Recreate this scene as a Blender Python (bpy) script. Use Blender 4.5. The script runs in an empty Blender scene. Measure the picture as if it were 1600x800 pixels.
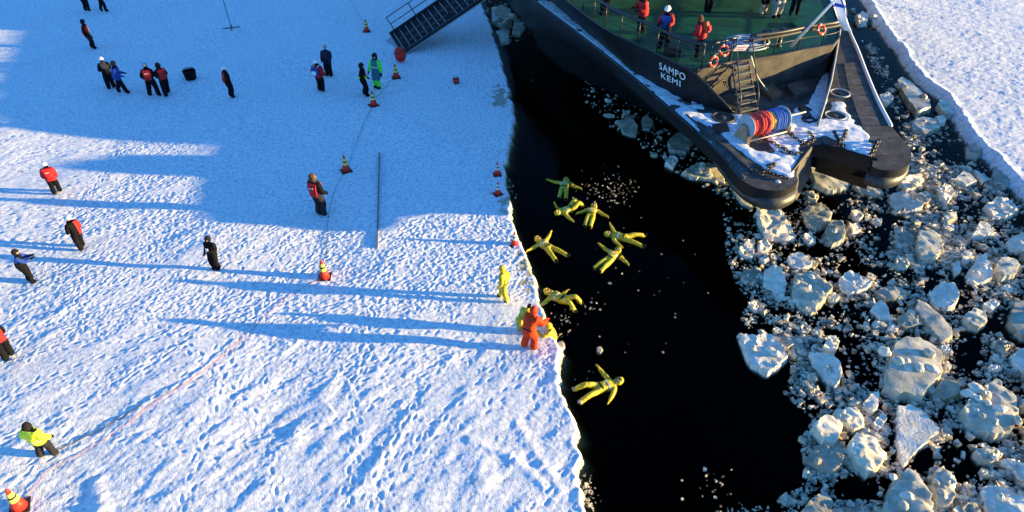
import bpy, bmesh, math, random
import numpy as np
from mathutils import Vector, Matrix, Quaternion
random.seed(7); RNG = np.random.default_rng(11)
R = math.radians
scene = bpy.context.scene
C = scene.collection

# ------------------------------------------------------------------ camera
CAM_H, FPX, DEP = 16.5, 1067.0, R(38.0)          # drone height over the ice, focal length in photo pixels, tilt below horizontal
cam = bpy.data.cameras.new('camera'); cam.sensor_width = 36; cam.lens = 36 * FPX / 1600
cam.clip_start = 0.1; cam.clip_end = 5000
camo = bpy.data.objects.new('camera', cam); C.objects.link(camo)
camo.location = (0, 0, CAM_H); camo.rotation_euler = (R(90) - DEP, 0, 0)
scene.camera = camo

# ------------------------------------------------------------------ sky, sun, exposure
SUN_EL, SUN_AZ = R(7.2), R(-5.0)                 # azimuth measured from +X towards +Y
sv = Vector((math.cos(SUN_EL) * math.cos(SUN_AZ), math.cos(SUN_EL) * math.sin(SUN_AZ), math.sin(SUN_EL)))
world = bpy.data.worlds.new('World'); scene.world = world; world.use_nodes = True
wn = world.node_tree; bg = wn.nodes['Background']
sky = wn.nodes.new('ShaderNodeTexSky'); sky.sky_type = 'NISHITA'; sky.sun_disc = False
sky.sun_elevation = SUN_EL; sky.sun_rotation = math.pi / 2 - SUN_AZ
sky.air_density = 1.0; sky.dust_density = 0.0; sky.ozone_density = 6.0
bg.inputs['Strength'].default_value = 0.15
tint = wn.nodes.new('ShaderNodeMix'); tint.data_type = 'RGBA'; tint.blend_type = 'MULTIPLY'; tint.inputs[0].default_value = 1.0
tint.inputs[7].default_value = (1.06, 1.01, 0.97, 1)
wn.links.new(sky.outputs[0], tint.inputs[6]); wn.links.new(tint.outputs[2], bg.inputs['Color'])
sl = bpy.data.lights.new('sun', 'SUN'); sl.energy = 4.45; sl.angle = R(0.5); sl.color = (1.0, 0.73, 0.29)
so = bpy.data.objects.new('sun', sl); C.objects.link(so); so.rotation_euler = sv.to_track_quat('Z', 'Y').to_euler(); so.location = sv * 60
vs = scene.view_settings; vs.view_transform = 'Standard'; vs.look = 'None'; vs.gamma = 1.0; vs.use_curve_mapping = False
vs.exposure = 1.86

# ------------------------------------------------------------------ pixel -> place
cd, sd = math.cos(DEP), math.sin(DEP)
WATER = -0.32
def P(x, y, z=0.0):
    "the point at height z that the photo shows at pixel (x, y)"
    u = (x - 800) / FPX; v = (400 - y) / FPX
    t = (z - CAM_H) / (-sd + v * cd)
    return Vector((u * t, (cd + v * sd) * t, z))
def G(x, y, z=0.0):
    p = P(x, y, z); return (p.x, p.y)

# ------------------------------------------------------------------ materials
MATS = {}
def mat(name, col, rough=0.7, metal=0.0, spec=0.3, var=0.0, scale=8.0, bump=0.0, col2=None, emit=None, sss=0.0):
    if name in MATS: return MATS[name]
    m = bpy.data.materials.new(name); m.use_nodes = True
    nt = m.node_tree; b = nt.nodes['Principled BSDF']
    b.inputs['Base Color'].default_value = (*col, 1); b.inputs['Roughness'].default_value = rough
    b.inputs['Metallic'].default_value = metal; b.inputs['Specular IOR Level'].default_value = spec
    if var or bump or col2:
        tc = nt.nodes.new('ShaderNodeTexCoord')
        nz = nt.nodes.new('ShaderNodeTexNoise'); nz.inputs['Scale'].default_value = scale; nz.inputs['Detail'].default_value = 6
        nt.links.new(tc.outputs['Object'], nz.inputs['Vector'])
        if var or col2:
            rp = nt.nodes.new('ShaderNodeValToRGB')
            c2 = col2 if col2 else tuple(min(1, c * (1 + var)) for c in col)
            c1 = col if col2 else tuple(c * (1 - var) for c in col)
            rp.color_ramp.elements[0].position = 0.35; rp.color_ramp.elements[1].position = 0.65
            rp.color_ramp.elements[0].color = (*c1, 1); rp.color_ramp.elements[1].color = (*c2, 1)
            nt.links.new(nz.outputs['Fac'], rp.inputs['Fac']); nt.links.new(rp.outputs['Color'], b.inputs['Base Color'])
        if bump:
            bp = nt.nodes.new('ShaderNodeBump'); bp.inputs['Strength'].default_value = bump; bp.inputs['Distance'].default_value = 0.05
            nt.links.new(nz.outputs['Fac'], bp.inputs['Height']); nt.links.new(bp.outputs['Normal'], b.inputs['Normal'])
    MATS[name] = m
    return m

def snow_material():
    m = bpy.data.materials.new('snow'); m.use_nodes = True; nt = m.node_tree; b = nt.nodes['Principled BSDF']
    b.inputs['Roughness'].default_value = 0.75; b.inputs['Specular IOR Level'].default_value = 0.15
    g = nt.nodes.new('ShaderNodeNewGeometry')
    at = nt.nodes.new('ShaderNodeAttribute'); at.attribute_name = 'ice'
    n1 = nt.nodes.new('ShaderNodeTexNoise'); n1.inputs['Scale'].default_value = 30; n1.inputs['Detail'].default_value = 5
    n2 = nt.nodes.new('ShaderNodeTexNoise'); n2.inputs['Scale'].default_value = 2.3; n2.inputs['Detail'].default_value = 6
    nt.links.new(g.outputs['Position'], n1.inputs['Vector']); nt.links.new(g.outputs['Position'], n2.inputs['Vector'])
    a = nt.nodes.new('ShaderNodeMath'); a.operation = 'MULTIPLY_ADD'      # ice*1.5 + noise - .75
    a.inputs[1].default_value = 1.6
    s2 = nt.nodes.new('ShaderNodeMath'); s2.operation = 'SUBTRACT'; s2.inputs[1].default_value = 0.85
    nt.links.new(n2.outputs['Fac'], s2.inputs[0]); nt.links.new(at.outputs['Fac'], a.inputs[0]); nt.links.new(s2.outputs[0], a.inputs[2])
    rp = nt.nodes.new('ShaderNodeValToRGB'); rp.color_ramp.elements[0].position = 0.0; rp.color_ramp.elements[1].position = 0.45
    rp.color_ramp.elements[0].color = (0.89, 0.89, 0.89, 1); rp.color_ramp.elements[1].color = (0.50, 0.45, 0.33, 1)
    nt.links.new(a.outputs[0], rp.inputs['Fac']); nt.links.new(rp.outputs['Color'], b.inputs['Base Color'])
    n3 = nt.nodes.new('ShaderNodeTexNoise'); n3.inputs['Scale'].default_value = 7.0; n3.inputs['Detail'].default_value = 4; nt.links.new(g.outputs['Position'], n3.inputs['Vector'])
    r3 = nt.nodes.new('ShaderNodeValToRGB'); r3.color_ramp.elements[0].position = 0.36; r3.color_ramp.elements[1].position = 0.56
    r3.color_ramp.elements[0].color = (0.66, 0.70, 0.75, 1); r3.color_ramp.elements[1].color = (1, 1, 1, 1); nt.links.new(n3.outputs['Fac'], r3.inputs['Fac'])
    mm = nt.nodes.new('ShaderNodeMix'); mm.data_type = 'RGBA'; mm.blend_type = 'MULTIPLY'; mm.inputs[0].default_value = 1.0
    nt.links.new(rp.outputs['Color'], mm.inputs[6]); nt.links.new(r3.outputs['Color'], mm.inputs[7]); nt.links.new(mm.outputs[2], b.inputs['Base Color'])
    bp = nt.nodes.new('ShaderNodeBump'); bp.inputs['Strength'].default_value = 0.8; bp.inputs['Distance'].default_value = 0.03
    nt.links.new(n1.outputs['Fac'], bp.inputs['Height']); nt.links.new(bp.outputs['Normal'], b.inputs['Normal'])
    MATS['snow'] = m; return m
snow_material()

# ------------------------------------------------------------------ object helpers
def tag(o, label=None, cat=None, group=None, kind=None):
    if label: o['label'] = label
    if cat: o['category'] = cat
    if group: o['group'] = group
    if kind: o['kind'] = kind
    return o
def link(name, me, parent=None, loc=None):
    o = bpy.data.objects.new(name, me); C.objects.link(o)
    if parent is not None: o.parent = parent
    if loc is not None: o.location = loc
    return o
def empty(name, loc=(0, 0, 0), rz=0.0):
    o = bpy.data.objects.new(name, None); C.objects.link(o); o.location = loc; o.rotation_euler = (0, 0, rz)
    o.empty_display_size = 0.2
    return o
def mesh_np(name, verts, faces, material, smooth=True):
    me = bpy.data.meshes.new(name)
    verts = np.asarray(verts, dtype=np.float32); faces = np.asarray(faces, dtype=np.int32)
    me.vertices.add(len(verts)); me.vertices.foreach_set('co', verts.ravel())
    k = faces.shape[1]
    me.loops.add(faces.size); me.loops.foreach_set('vertex_index', faces.ravel())
    me.polygons.add(len(faces)); me.polygons.foreach_set('loop_start', np.arange(0, faces.size, k, dtype=np.int32))
    me.polygons.foreach_set('use_smooth', np.full(len(faces), smooth))
    me.update(calc_edges=True)
    if material is not None: me.materials.append(MATS[material] if isinstance(material, str) else material)
    return me

# ------------------------------------------------------------------ the sea ice: two snow covered sheets with a channel between
RES = 0.03; X0, X1, Y0, Y1 = -46.0, 6.0, 4.5, 63.0; XR = 16.5      # left sheet map; the right sheet has its own from XR
NX, NY = int((X1 - X0) / RES), int((Y1 - Y0) / RES)
def filt_noise(nx, ny, lx, ly, ang=0.0, seed=0, p=2.0):
    "gaussian-filtered random field with correlation lengths lx, ly (metres) turned by ang, unit variance"
    r = np.random.default_rng(seed).standard_normal((ny, nx)).astype(np.float32)
    fy = np.fft.fftfreq(ny, RES)[:, None]; fx = np.fft.rfftfreq(nx, RES)[None, :]
    c, s = math.cos(ang), math.sin(ang)
    a = (fx * c + fy * s) * lx; b = (-fx * s + fy * c) * ly
    g = np.exp(-(a * a + b * b) * p)
    o = np.fft.irfft2(np.fft.rfft2(r) * g, s=(ny, nx)); return (o / o.std()).astype(np.float32)
gx = (np.arange(NX) * RES + X0).astype(np.float32); gy = (np.arange(NY) * RES + Y0).astype(np.float32)
def pmask(cx, cy, rx, ry, hard=2.0):
    "soft elliptic patch round photo pixel (cx, cy), on the ground, radii in metres"
    p = P(cx, cy); d = ((gx[None, :] - p.x) / rx) ** 2 + ((gy[:, None] - p.y) / ry) ** 2
    return np.exp(-d ** hard)
big = filt_noise(NX, NY, 3.5, 3.5, 0, 1)
mid = filt_noise(NX, NY, 0.9, 0.5, R(40), 2)
lump = filt_noise(NX, NY, 0.13, 0.062, R(48), 3)
lump2 = filt_noise(NX, NY, 0.07, 0.07, 0, 4)
drift = filt_noise(NX, NY, 2.2, 0.35, R(62), 5)
fine = filt_noise(NX, NY, 0.06, 0.05, R(40), 6)
tr = filt_noise(NX, NY, 2.6, 1.6, R(25), 8)                      # where people have trampled
tr = 1 / (1 + np.exp(-(tr * 2.2 + 0.9)))
smooth_spot = np.clip(pmask(420, 720, 8, 6) * 0 + pmask(620, 700, 9.5, 5.5) + pmask(60, 760, 7, 3.4) + pmask(55, 510, 1.6, 1.6), 0, 1)
tr = tr * (1 - 0.62 * smooth_spot)
tr = np.clip(tr + 0.75 * pmask(715, 380, 3.0, 4.5) + 0.4 * pmask(250, 400, 12, 6), 0, 1.15)
hm = 0.025 * big + 0.0014 * fine + 0.006 * mid
hm += tr * (0.0068 * np.maximum(lump, -1.0) + 0.0022 * lump2)
clod = filt_noise(NX, NY, 0.085, 0.06, R(60), 41)
hm += (0.15 + tr) * 0.009 * np.maximum(clod - 1.2, 0) - tr * 0.009 * np.maximum(-clod - 1.5, 0)
soft = filt_noise(NX, NY, 0.55, 0.22, R(55), 61); crk = -np.abs(filt_noise(NX, NY, 0.7, 0.5, R(20), 62)) * 4 + 1.6
hm += smooth_spot * (0.003 * drift + 0.008 * np.abs(mid) + 0.0018 * lump2 + 0.0045 * soft + 0.004 * np.maximum(crk - .9, 0))
# footprints: pressed-in soles with a small pushed-up rim, in walking lines and scattered
def stamp(px, py, ang, L, W, dep):
    n = int(0.42 / RES); i = int((px - X0) / RES); j = int((py - Y0) / RES)
    if i < n or j < n or i >= NX - n or j >= NY - n: return
    sx = gx[i - n:i + n][None, :] - px; sy = gy[j - n:j + n][:, None] - py
    a = (sx * math.cos(ang) + sy * math.sin(ang)) / L; b = (-sx * math.sin(ang) + sy * math.cos(ang)) / W
    d = a * a + b * b
    hm[j - n:j + n, i - n:i + n] += dep * (-np.exp(-d ** 2) + 0.25 * np.exp(-((np.sqrt(d) - 1.55) / 0.5) ** 2))
rr = random.Random(5)
for k in range(170):
    x, y, a = rr.uniform(-34, 2), rr.uniform(7, 50), rr.choice([R(48), R(228), R(20), R(100), R(65)]) + rr.gauss(0, .3)
    for q in range(rr.randint(10, 45)):
        a += rr.gauss(0, 0.08); x += math.cos(a) * 0.34; y += math.sin(a) * 0.34
        sd_ = 0.11 * (1 if q % 2 else -1)
        stamp(x - math.sin(a) * sd_, y + math.cos(a) * sd_, a + rr.gauss(0, .15), 0.13, 0.055, rr.uniform(0.012, 0.03))
for k in range(5200):
    x, y = rr.uniform(-34, 3), rr.uniform(10.5, 55)
    i, j = int((x - X0) / RES), int((y - Y0) / RES)
    if rr.random() < tr[j, i] - .15:
        stamp(x, y, R(48) + rr.gauss(0, .7), rr.uniform(.07, .14), rr.uniform(.035, .06), rr.uniform(0.009, 0.026))
# ridge of ploughed snow at the bottom left and low wind ridges by the water
def ridge(pts, w, h):
    for (a, b) in zip(pts[:-1], pts[1:]):
        a = Vector(G(*a)); b = Vector(G(*b)); d = b - a; L = d.length; d /= L
        t = np.clip((gx[None, :] - a.x) * d.x + (gy[:, None] - a.y) * d.y, 0, L)
        q = (gx[None, :] - a.x - d.x * t) ** 2 + (gy[:, None] - a.y - d.y * t) ** 2
        hm[:] += h * np.exp(-q / (w * w)) * np.where(t >= L, 0.0, 1.0)
ridge([(150, 752), (158, 800), (166, 850)], 0.22, 0.05)
ridge([(735, 690), (800, 715), (862, 770)], 0.14, 0.035)
ridge([(806, 660), (850, 730), (880, 770)], 0.16, 0.03)
ridge([(410, 740), (465, 670), (520, 640)], 0.3, 0.035)
ridge([(560, 770), (605, 700), (640, 640)], 0.3, 0.03)
ice = np.zeros((NY, NX), np.float32)
for (x, y, rx, ry, k) in [(782, 150, 0.42, 1.3, 1.0), (828, 430, .45, 1.3, .62), (790, 320, .4, 1.0, .5), (850, 480, .35, .6, .5), (820, 405, .4, .8, .5)]:
    ice = np.maximum(ice, k * pmask(x, y, rx * 1.15, ry * 1.1, 1.0))
ice = np.clip(ice * (1.15 + .5 * filt_noise(NX, NY, .3, .2, 1.0, 55)) - .12, 0, 1)
hm = hm * (1 - 0.7 * np.clip(ice, 0, 1))
# right-hand sheet: finer wind-worn crust
crust = 0.005 * filt_noise(NX, NY, 0.14, 0.10, R(30), 31) + 0.007 * filt_noise(NX, NY, .55, .3, R(20), 32) + .006 * filt_noise(NX, NY, 1.4, .5, R(-30), 34) * filt_noise(NX, NY, 3, 3, 0, 33) + .02 * big
hm_r = crust + 0.05

def sample(a, X, Y, X0=X0):
    X1 = X0 + NX * RES
    fx = np.clip((X - X0) / RES, 0, NX - 2); fy = np.clip((Y - Y0) / RES, 0, NY - 2)
    i = fx.astype(int); j = fy.astype(int); u = fx - i; v = fy - j
    r = (a[j, i] * (1 - u) + a[j, i + 1] * u) * (1 - v) + (a[j + 1, i] * (1 - u) + a[j + 1, i + 1] * u) * v
    inside = (X > X0) & (X < X1 - .2) & (Y > Y0) & (Y < Y1 - .2)
    return np.where(inside, r, 0.0)
def ground_z(x, y): return float(sample(hm, np.array([x]), np.array([y]))[0])

def axis(segs):
    out = []
    for (a, b, st) in segs: out.append(np.arange(a, b, st))
    return np.concatenate(out)
EDGE_L = [(735, -38), (750, 0), (765, 35), (776, 70), (785, 105), (794, 140), (799, 160), (802, 185), (801, 203), (793, 225), (788, 260), (790, 290), (797, 330), (806, 365),
          (822, 400), (833, 430), (840, 455), (848, 485), (858, 512), (874, 545), (872, 580), (880, 615), (897, 645), (900, 690), (908, 712), (905, 740), (910, 770), (916, 800), (925, 860)]
EDGE_R = [(1335, -40), (1362, 5), (1372, 22), (1386, 45), (1392, 52), (1412, 76), (1440, 118), (1480, 148), (1508, 186), (1530, 220), (1556, 244), (1602, 288), (1680, 380), (1800, 560)]
def edge_fn(pts, xend, seed):
    g = sorted([(p.y, p.x) for p in (P(x, y) for x, y in pts)])
    ys = [g[0][0] - 120, g[0][0] - 20] + [q[0] for q in g] + [g[-1][0] + 60, g[-1][0] + 500]
    xs = [g[0][1], g[0][1]] + [q[1] for q in g] + [xend, xend]
    t = np.random.default_rng(seed)
    jy = np.arange(0, 80, 0.09); jx = np.convolve(t.standard_normal(len(jy)), np.hanning(5), 'same') * 0.022 + np.convolve(t.standard_normal(len(jy)), np.hanning(15) / 3, 'same') * 0.05 + np.convolve(np.sign(t.standard_normal(len(jy))) * (t.random(len(jy)) > .86), np.hanning(9), 'same') * .035
    return lambda Y: np.interp(Y, ys, xs) + np.interp(Y, jy, jx, left=0, right=0)
edge_l = edge_fn(EDGE_L, -9.0, 1); edge_r = edge_fn(EDGE_R, 32.0, 2)
def sheet(name, edge, sgn, ys, ss, rim):
    "snow surface whose rows start at the broken edge; the first columns are the broken side under the water"
    n = len(ss); Yg, Sg = np.meshgrid(ys, ss, indexing='ij')
    Xg = edge(Yg) + sgn * Sg
    Zg = sample(hm, Xg, Yg) if sgn < 0 else sample(hm_r, Xg, Yg, XR)
    Zg += rim * np.exp(-(Sg / 0.22) ** 2) * (0.6 + 0.5 * np.sin(Yg * 3.1) * np.sin(Yg * 1.3 + 1)) - 0.05 * np.exp(-(Sg / 0.045) ** 2)
    icev = sample(ice, Xg, Yg) if sgn < 0 else np.zeros_like(Xg)
    cols = [(.80, -1.7), (.50, -.80), (.12, -.42), (.03, -.20)] if sgn < 0 else [(.50, -1.6), (.46, -.8), (.38, -.36), (.20, -.10)]
    e = edge(ys); jit = np.random.default_rng(3).standard_normal((len(ys), 4)) * (0.02 if sgn < 0 else .035)
    XX = np.concatenate([(e[:, None] - sgn * np.array([c[0] for c in cols])[None, :] * -1 * -1) + jit, Xg], 1)
    YY = np.concatenate([np.repeat(ys[:, None], 4, 1), Yg], 1)
    ZZ = np.concatenate([np.repeat(np.array([[c[1] for c in cols]]), len(ys), 0), Zg], 1)
    IC = np.concatenate([np.repeat(np.array([[1., 1., .75, .45]] if sgn < 0 else [[1., .9, .25, .0]]), len(ys), 0), icev], 1)
    w = n + 4; idx = np.arange(len(ys) * w).reshape(len(ys), w)
    a, b, c, d = idx[:-1, :-1].ravel(), idx[:-1, 1:].ravel(), idx[1:, 1:].ravel(), idx[1:, :-1].ravel()
    F = np.stack([a, b, c, d], 1) if sgn > 0 else np.stack([a, d, c, b], 1)
    me = mesh_np(name, np.stack([XX, YY, ZZ], -1).reshape(-1, 3), F, 'snow')
    at = me.attributes.new('ice', 'FLOAT', 'POINT'); at.data.foreach_set('value', IC.astype(np.float32).ravel())
    o = link(name, me); tag(o, kind='structure'); return o
ysL = axis([(-110, 4, 12), (4, 6, .5), (6, 10, .06), (10, 30, .033), (30, 44, .06), (44, 62, .11), (62, 90, 2), (90, 520, 30)])
ssL = axis([(0, .12, .03), (.12, 19, .034), (19, 42, .09), (42, 70, 3), (70, 520, 40)])
sheet('snow_covered_sea_ice', edge_l, -1, ysL, ssL, 0.03)
ysR = axis([(-110, 4, 12), (4, 10, 1.0), (10, 22, .12), (22, 42, .06), (42, 62, .11), (62, 90, 2), (90, 520, 30)])
ssR = axis([(0, .12, .04), (.12, 9, .06), (9, 24, .12), (24, 60, 3), (60, 520, 40)])
sheet('sea_ice_beyond_ship', edge_r, 1, ysR, ssR, 0.12)

# ------------------------------------------------------------------ water: a clear, slightly rippled surface over dark absorbing depth
def water_material():
    m = bpy.data.materials.new('water'); m.use_nodes = True; nt = m.node_tree; nt.nodes.clear()
    out = nt.nodes.new('ShaderNodeOutputMaterial'); tr_ = nt.nodes.new('ShaderNodeBsdfTransparent'); gl = nt.nodes.new('ShaderNodeBsdfGlossy')
    gl.inputs['Roughness'].default_value = 0.06; mx = nt.nodes.new('ShaderNodeMixShader'); fr = nt.nodes.new('ShaderNodeFresnel'); fr.inputs['IOR'].default_value = 1.09
    nz = nt.nodes.new('ShaderNodeTexNoise'); nz.inputs['Scale'].default_value = 3.5; nz.inputs['Detail'].default_value = 4
    g = nt.nodes.new('ShaderNodeNewGeometry'); nt.links.new(g.outputs['Position'], nz.inputs['Vector'])
    bp = nt.nodes.new('ShaderNodeBump'); bp.inputs['Strength'].default_value = 0.12; bp.inputs['Distance'].default_value = 0.05
    nt.links.new(nz.outputs['Fac'], bp.inputs['Height'])
    for q in (gl, fr): nt.links.new(bp.outputs['Normal'], q.inputs['Normal'])
    nt.links.new(fr.outputs[0], mx.inputs[0]); nt.links.new(tr_.outputs[0], mx.inputs[1]); nt.links.new(gl.outputs[0], mx.inputs[2])
    nt.links.new(mx.outputs[0], out.inputs['Surface'])
    va = nt.nodes.new('ShaderNodeVolumeAbsorption'); va.inputs['Color'].default_value = (0.62, 0.50, 0.28, 1); va.inputs['Density'].default_value = 6.0
    nt.links.new(va.outputs[0], out.inputs['Volume'])
    MATS['water'] = m
water_material()
mat('seabed', (0.004, 0.005, 0.006), 1.0, spec=0.0)
def slab(name, x0, x1, y0, y1, z0, z1, material):
    v = [(x, y, z) for z in (z0, z1) for y in (y0, y1) for x in (x0, x1)]
    f = [(0, 2, 3, 1), (4, 5, 7, 6), (0, 1, 5, 4), (1, 3, 7, 5), (3, 2, 6, 7), (2, 0, 4, 6)]
    return mesh_np(name, v, f, material, False)
tag(link('water', slab('water', -12, 45, -105, 515, -3.0, WATER, 'water')), kind='structure')
tag(link('seabed', slab('seabed', -30, 60, -110, 520, -3.6, -3.2, 'seabed')), kind='structure')

# ------------------------------------------------------------------ small mesh builders
class MB:
    "collects boxes, tubes, lathes and loose polygons into one mesh"
    def __init__(self): self.v = []; self.f = []; self.m = []
    def add(self, vs, fs, mi=0):
        n = len(self.v); self.v += [tuple(p) for p in vs]; self.f += [tuple(i + n for i in f) for f in fs]; self.m += [mi] * len(fs); return self
    def box(self, c, s, rot=None, mi=0, taper=1.0):
        c = Vector(c); hx, hy, hz = s[0] / 2, s[1] / 2, s[2] / 2
        vs = [Vector((sx * hx * (taper if sz > 0 else 1), sy * hy * (taper if sz > 0 else 1), sz * hz)) for sz in (-1, 1) for sy in (-1, 1) for sx in (-1, 1)]
        if rot is not None: vs = [rot @ p for p in vs]
        return self.add([c + p for p in vs], [(0, 2, 3, 1), (4, 5, 7, 6), (0, 1, 5, 4), (1, 3, 7, 5), (3, 2, 6, 7), (2, 0, 4, 6)], mi)
    def tube(self, pts, r, n=8, mi=0, closed=False, caps=True):
        pts = [Vector(p) for p in pts]; N = len(pts); rs = r if isinstance(r, (list, tuple)) else [r] * N
        vs = []; last = None
        for i, p in enumerate(pts):
            a = pts[(i - 1) % N] if (i > 0 or closed) else p; b = pts[(i + 1) % N] if (i < N - 1 or closed) else p
            d = (b - a).normalized() if (b - a).length > 1e-9 else Vector((0, 0, 1))
            if last is None: u = d.orthogonal().normalized() if abs(d.z) > .95 else Vector((0, 0, 1)).cross(d).normalized()
            else: u = (last - d * last.dot(d)).normalized()
            last = u; w = d.cross(u)
            vs += [p + (u * math.cos(2 * math.pi * k / n) + w * math.sin(2 * math.pi * k / n)) * rs[i] for k in range(n)]
        fs = []
        for i in range(N if closed else N - 1):
            j = (i + 1) % N
            fs += [(i * n + k, i * n + (k + 1) % n, j * n + (k + 1) % n, j * n + k) for k in range(n)]
        if caps and not closed: fs += [tuple(reversed(range(n))), tuple((N - 1) * n + k for k in range(n))]
        return self.add(vs, fs, mi)
    def lathe(self, prof, n=20, M=None, mi=0):
        vs = []; fs = []
        for (r, z) in prof: vs += [Vector((r * math.cos(2 * math.pi * k / n), r * math.sin(2 * math.pi * k / n), z)) for k in range(n)]
        if M is not None: vs = [M @ p for p in vs]
        for i in range(len(prof) - 1): fs += [(i * n + k, i * n + (k + 1) % n, (i + 1) * n + (k + 1) % n, (i + 1) * n + k) for k in range(n)]
        if prof[0][0] > 1e-4: fs.append(tuple(reversed(range(n))))
        if prof[-1][0] > 1e-4: fs.append(tuple((len(prof) - 1) * n + k for k in range(n)))
        return self.add(vs, fs, mi)
    def mesh(self, name, mats, smooth=False):
        me = bpy.data.meshes.new(name); me.from_pydata([tuple(p) for p in self.v], [], self.f)
        for m in (mats if isinstance(mats, (list, tuple)) else [mats]): me.materials.append(MATS[m] if isinstance(m, str) else m)
        me.polygons.foreach_set('material_index', self.m)
        me.polygons.foreach_set('use_smooth', [smooth] * len(me.polygons)); me.update(); return me
    def build(self, name, mats, parent=None, smooth=False, loc=None): return link(name, self.mesh(name, mats, smooth), parent, loc)
def autosmooth(o, ang=40):
    me = o.data; me.polygons.foreach_set('use_smooth', [True] * len(me.polygons)); me.set_sharp_from_angle(angle=R(ang))

# ------------------------------------------------------------------ ice blocks
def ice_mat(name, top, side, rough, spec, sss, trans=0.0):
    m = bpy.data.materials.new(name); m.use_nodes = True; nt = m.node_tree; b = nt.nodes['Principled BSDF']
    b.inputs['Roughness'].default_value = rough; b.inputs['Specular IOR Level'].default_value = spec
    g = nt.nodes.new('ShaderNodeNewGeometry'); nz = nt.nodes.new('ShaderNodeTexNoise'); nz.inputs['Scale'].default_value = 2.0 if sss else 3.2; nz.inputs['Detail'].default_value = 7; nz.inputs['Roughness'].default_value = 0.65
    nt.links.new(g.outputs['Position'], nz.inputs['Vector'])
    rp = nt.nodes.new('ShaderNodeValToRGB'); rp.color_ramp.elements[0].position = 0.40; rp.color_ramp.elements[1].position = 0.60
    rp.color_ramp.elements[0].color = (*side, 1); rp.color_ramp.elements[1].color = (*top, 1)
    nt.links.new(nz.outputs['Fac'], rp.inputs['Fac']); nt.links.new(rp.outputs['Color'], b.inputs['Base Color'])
    n2 = nt.nodes.new('ShaderNodeTexNoise'); n2.inputs['Scale'].default_value = 14; n2.inputs['Detail'].default_value = 6
    nt.links.new(g.outputs['Position'], n2.inputs['Vector'])
    bp = nt.nodes.new('ShaderNodeBump'); bp.inputs['Strength'].default_value = 0.22 if sss else 0.5; bp.inputs['Distance'].default_value = 0.06
    nt.links.new(n2.outputs['Fac'], bp.inputs['Height']); nt.links.new(bp.outputs['Normal'], b.inputs['Normal'])
    if sss:
        b.inputs['Subsurface Weight'].default_value = sss; b.inputs['Subsurface Radius'].default_value = (0.25, 0.22, 0.14); b.inputs['Subsurface Scale'].default_value = 0.4
    MATS[name] = m
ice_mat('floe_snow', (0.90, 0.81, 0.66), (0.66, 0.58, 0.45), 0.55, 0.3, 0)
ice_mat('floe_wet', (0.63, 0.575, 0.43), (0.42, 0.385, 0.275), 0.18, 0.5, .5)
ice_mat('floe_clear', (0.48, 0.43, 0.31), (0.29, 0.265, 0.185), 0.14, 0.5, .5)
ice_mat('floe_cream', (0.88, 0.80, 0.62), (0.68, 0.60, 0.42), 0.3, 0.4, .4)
ice_mat('brash', (0.78, 0.67, 0.50), (0.20, 0.17, 0.12), 0.35, 0.5, 0)

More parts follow.
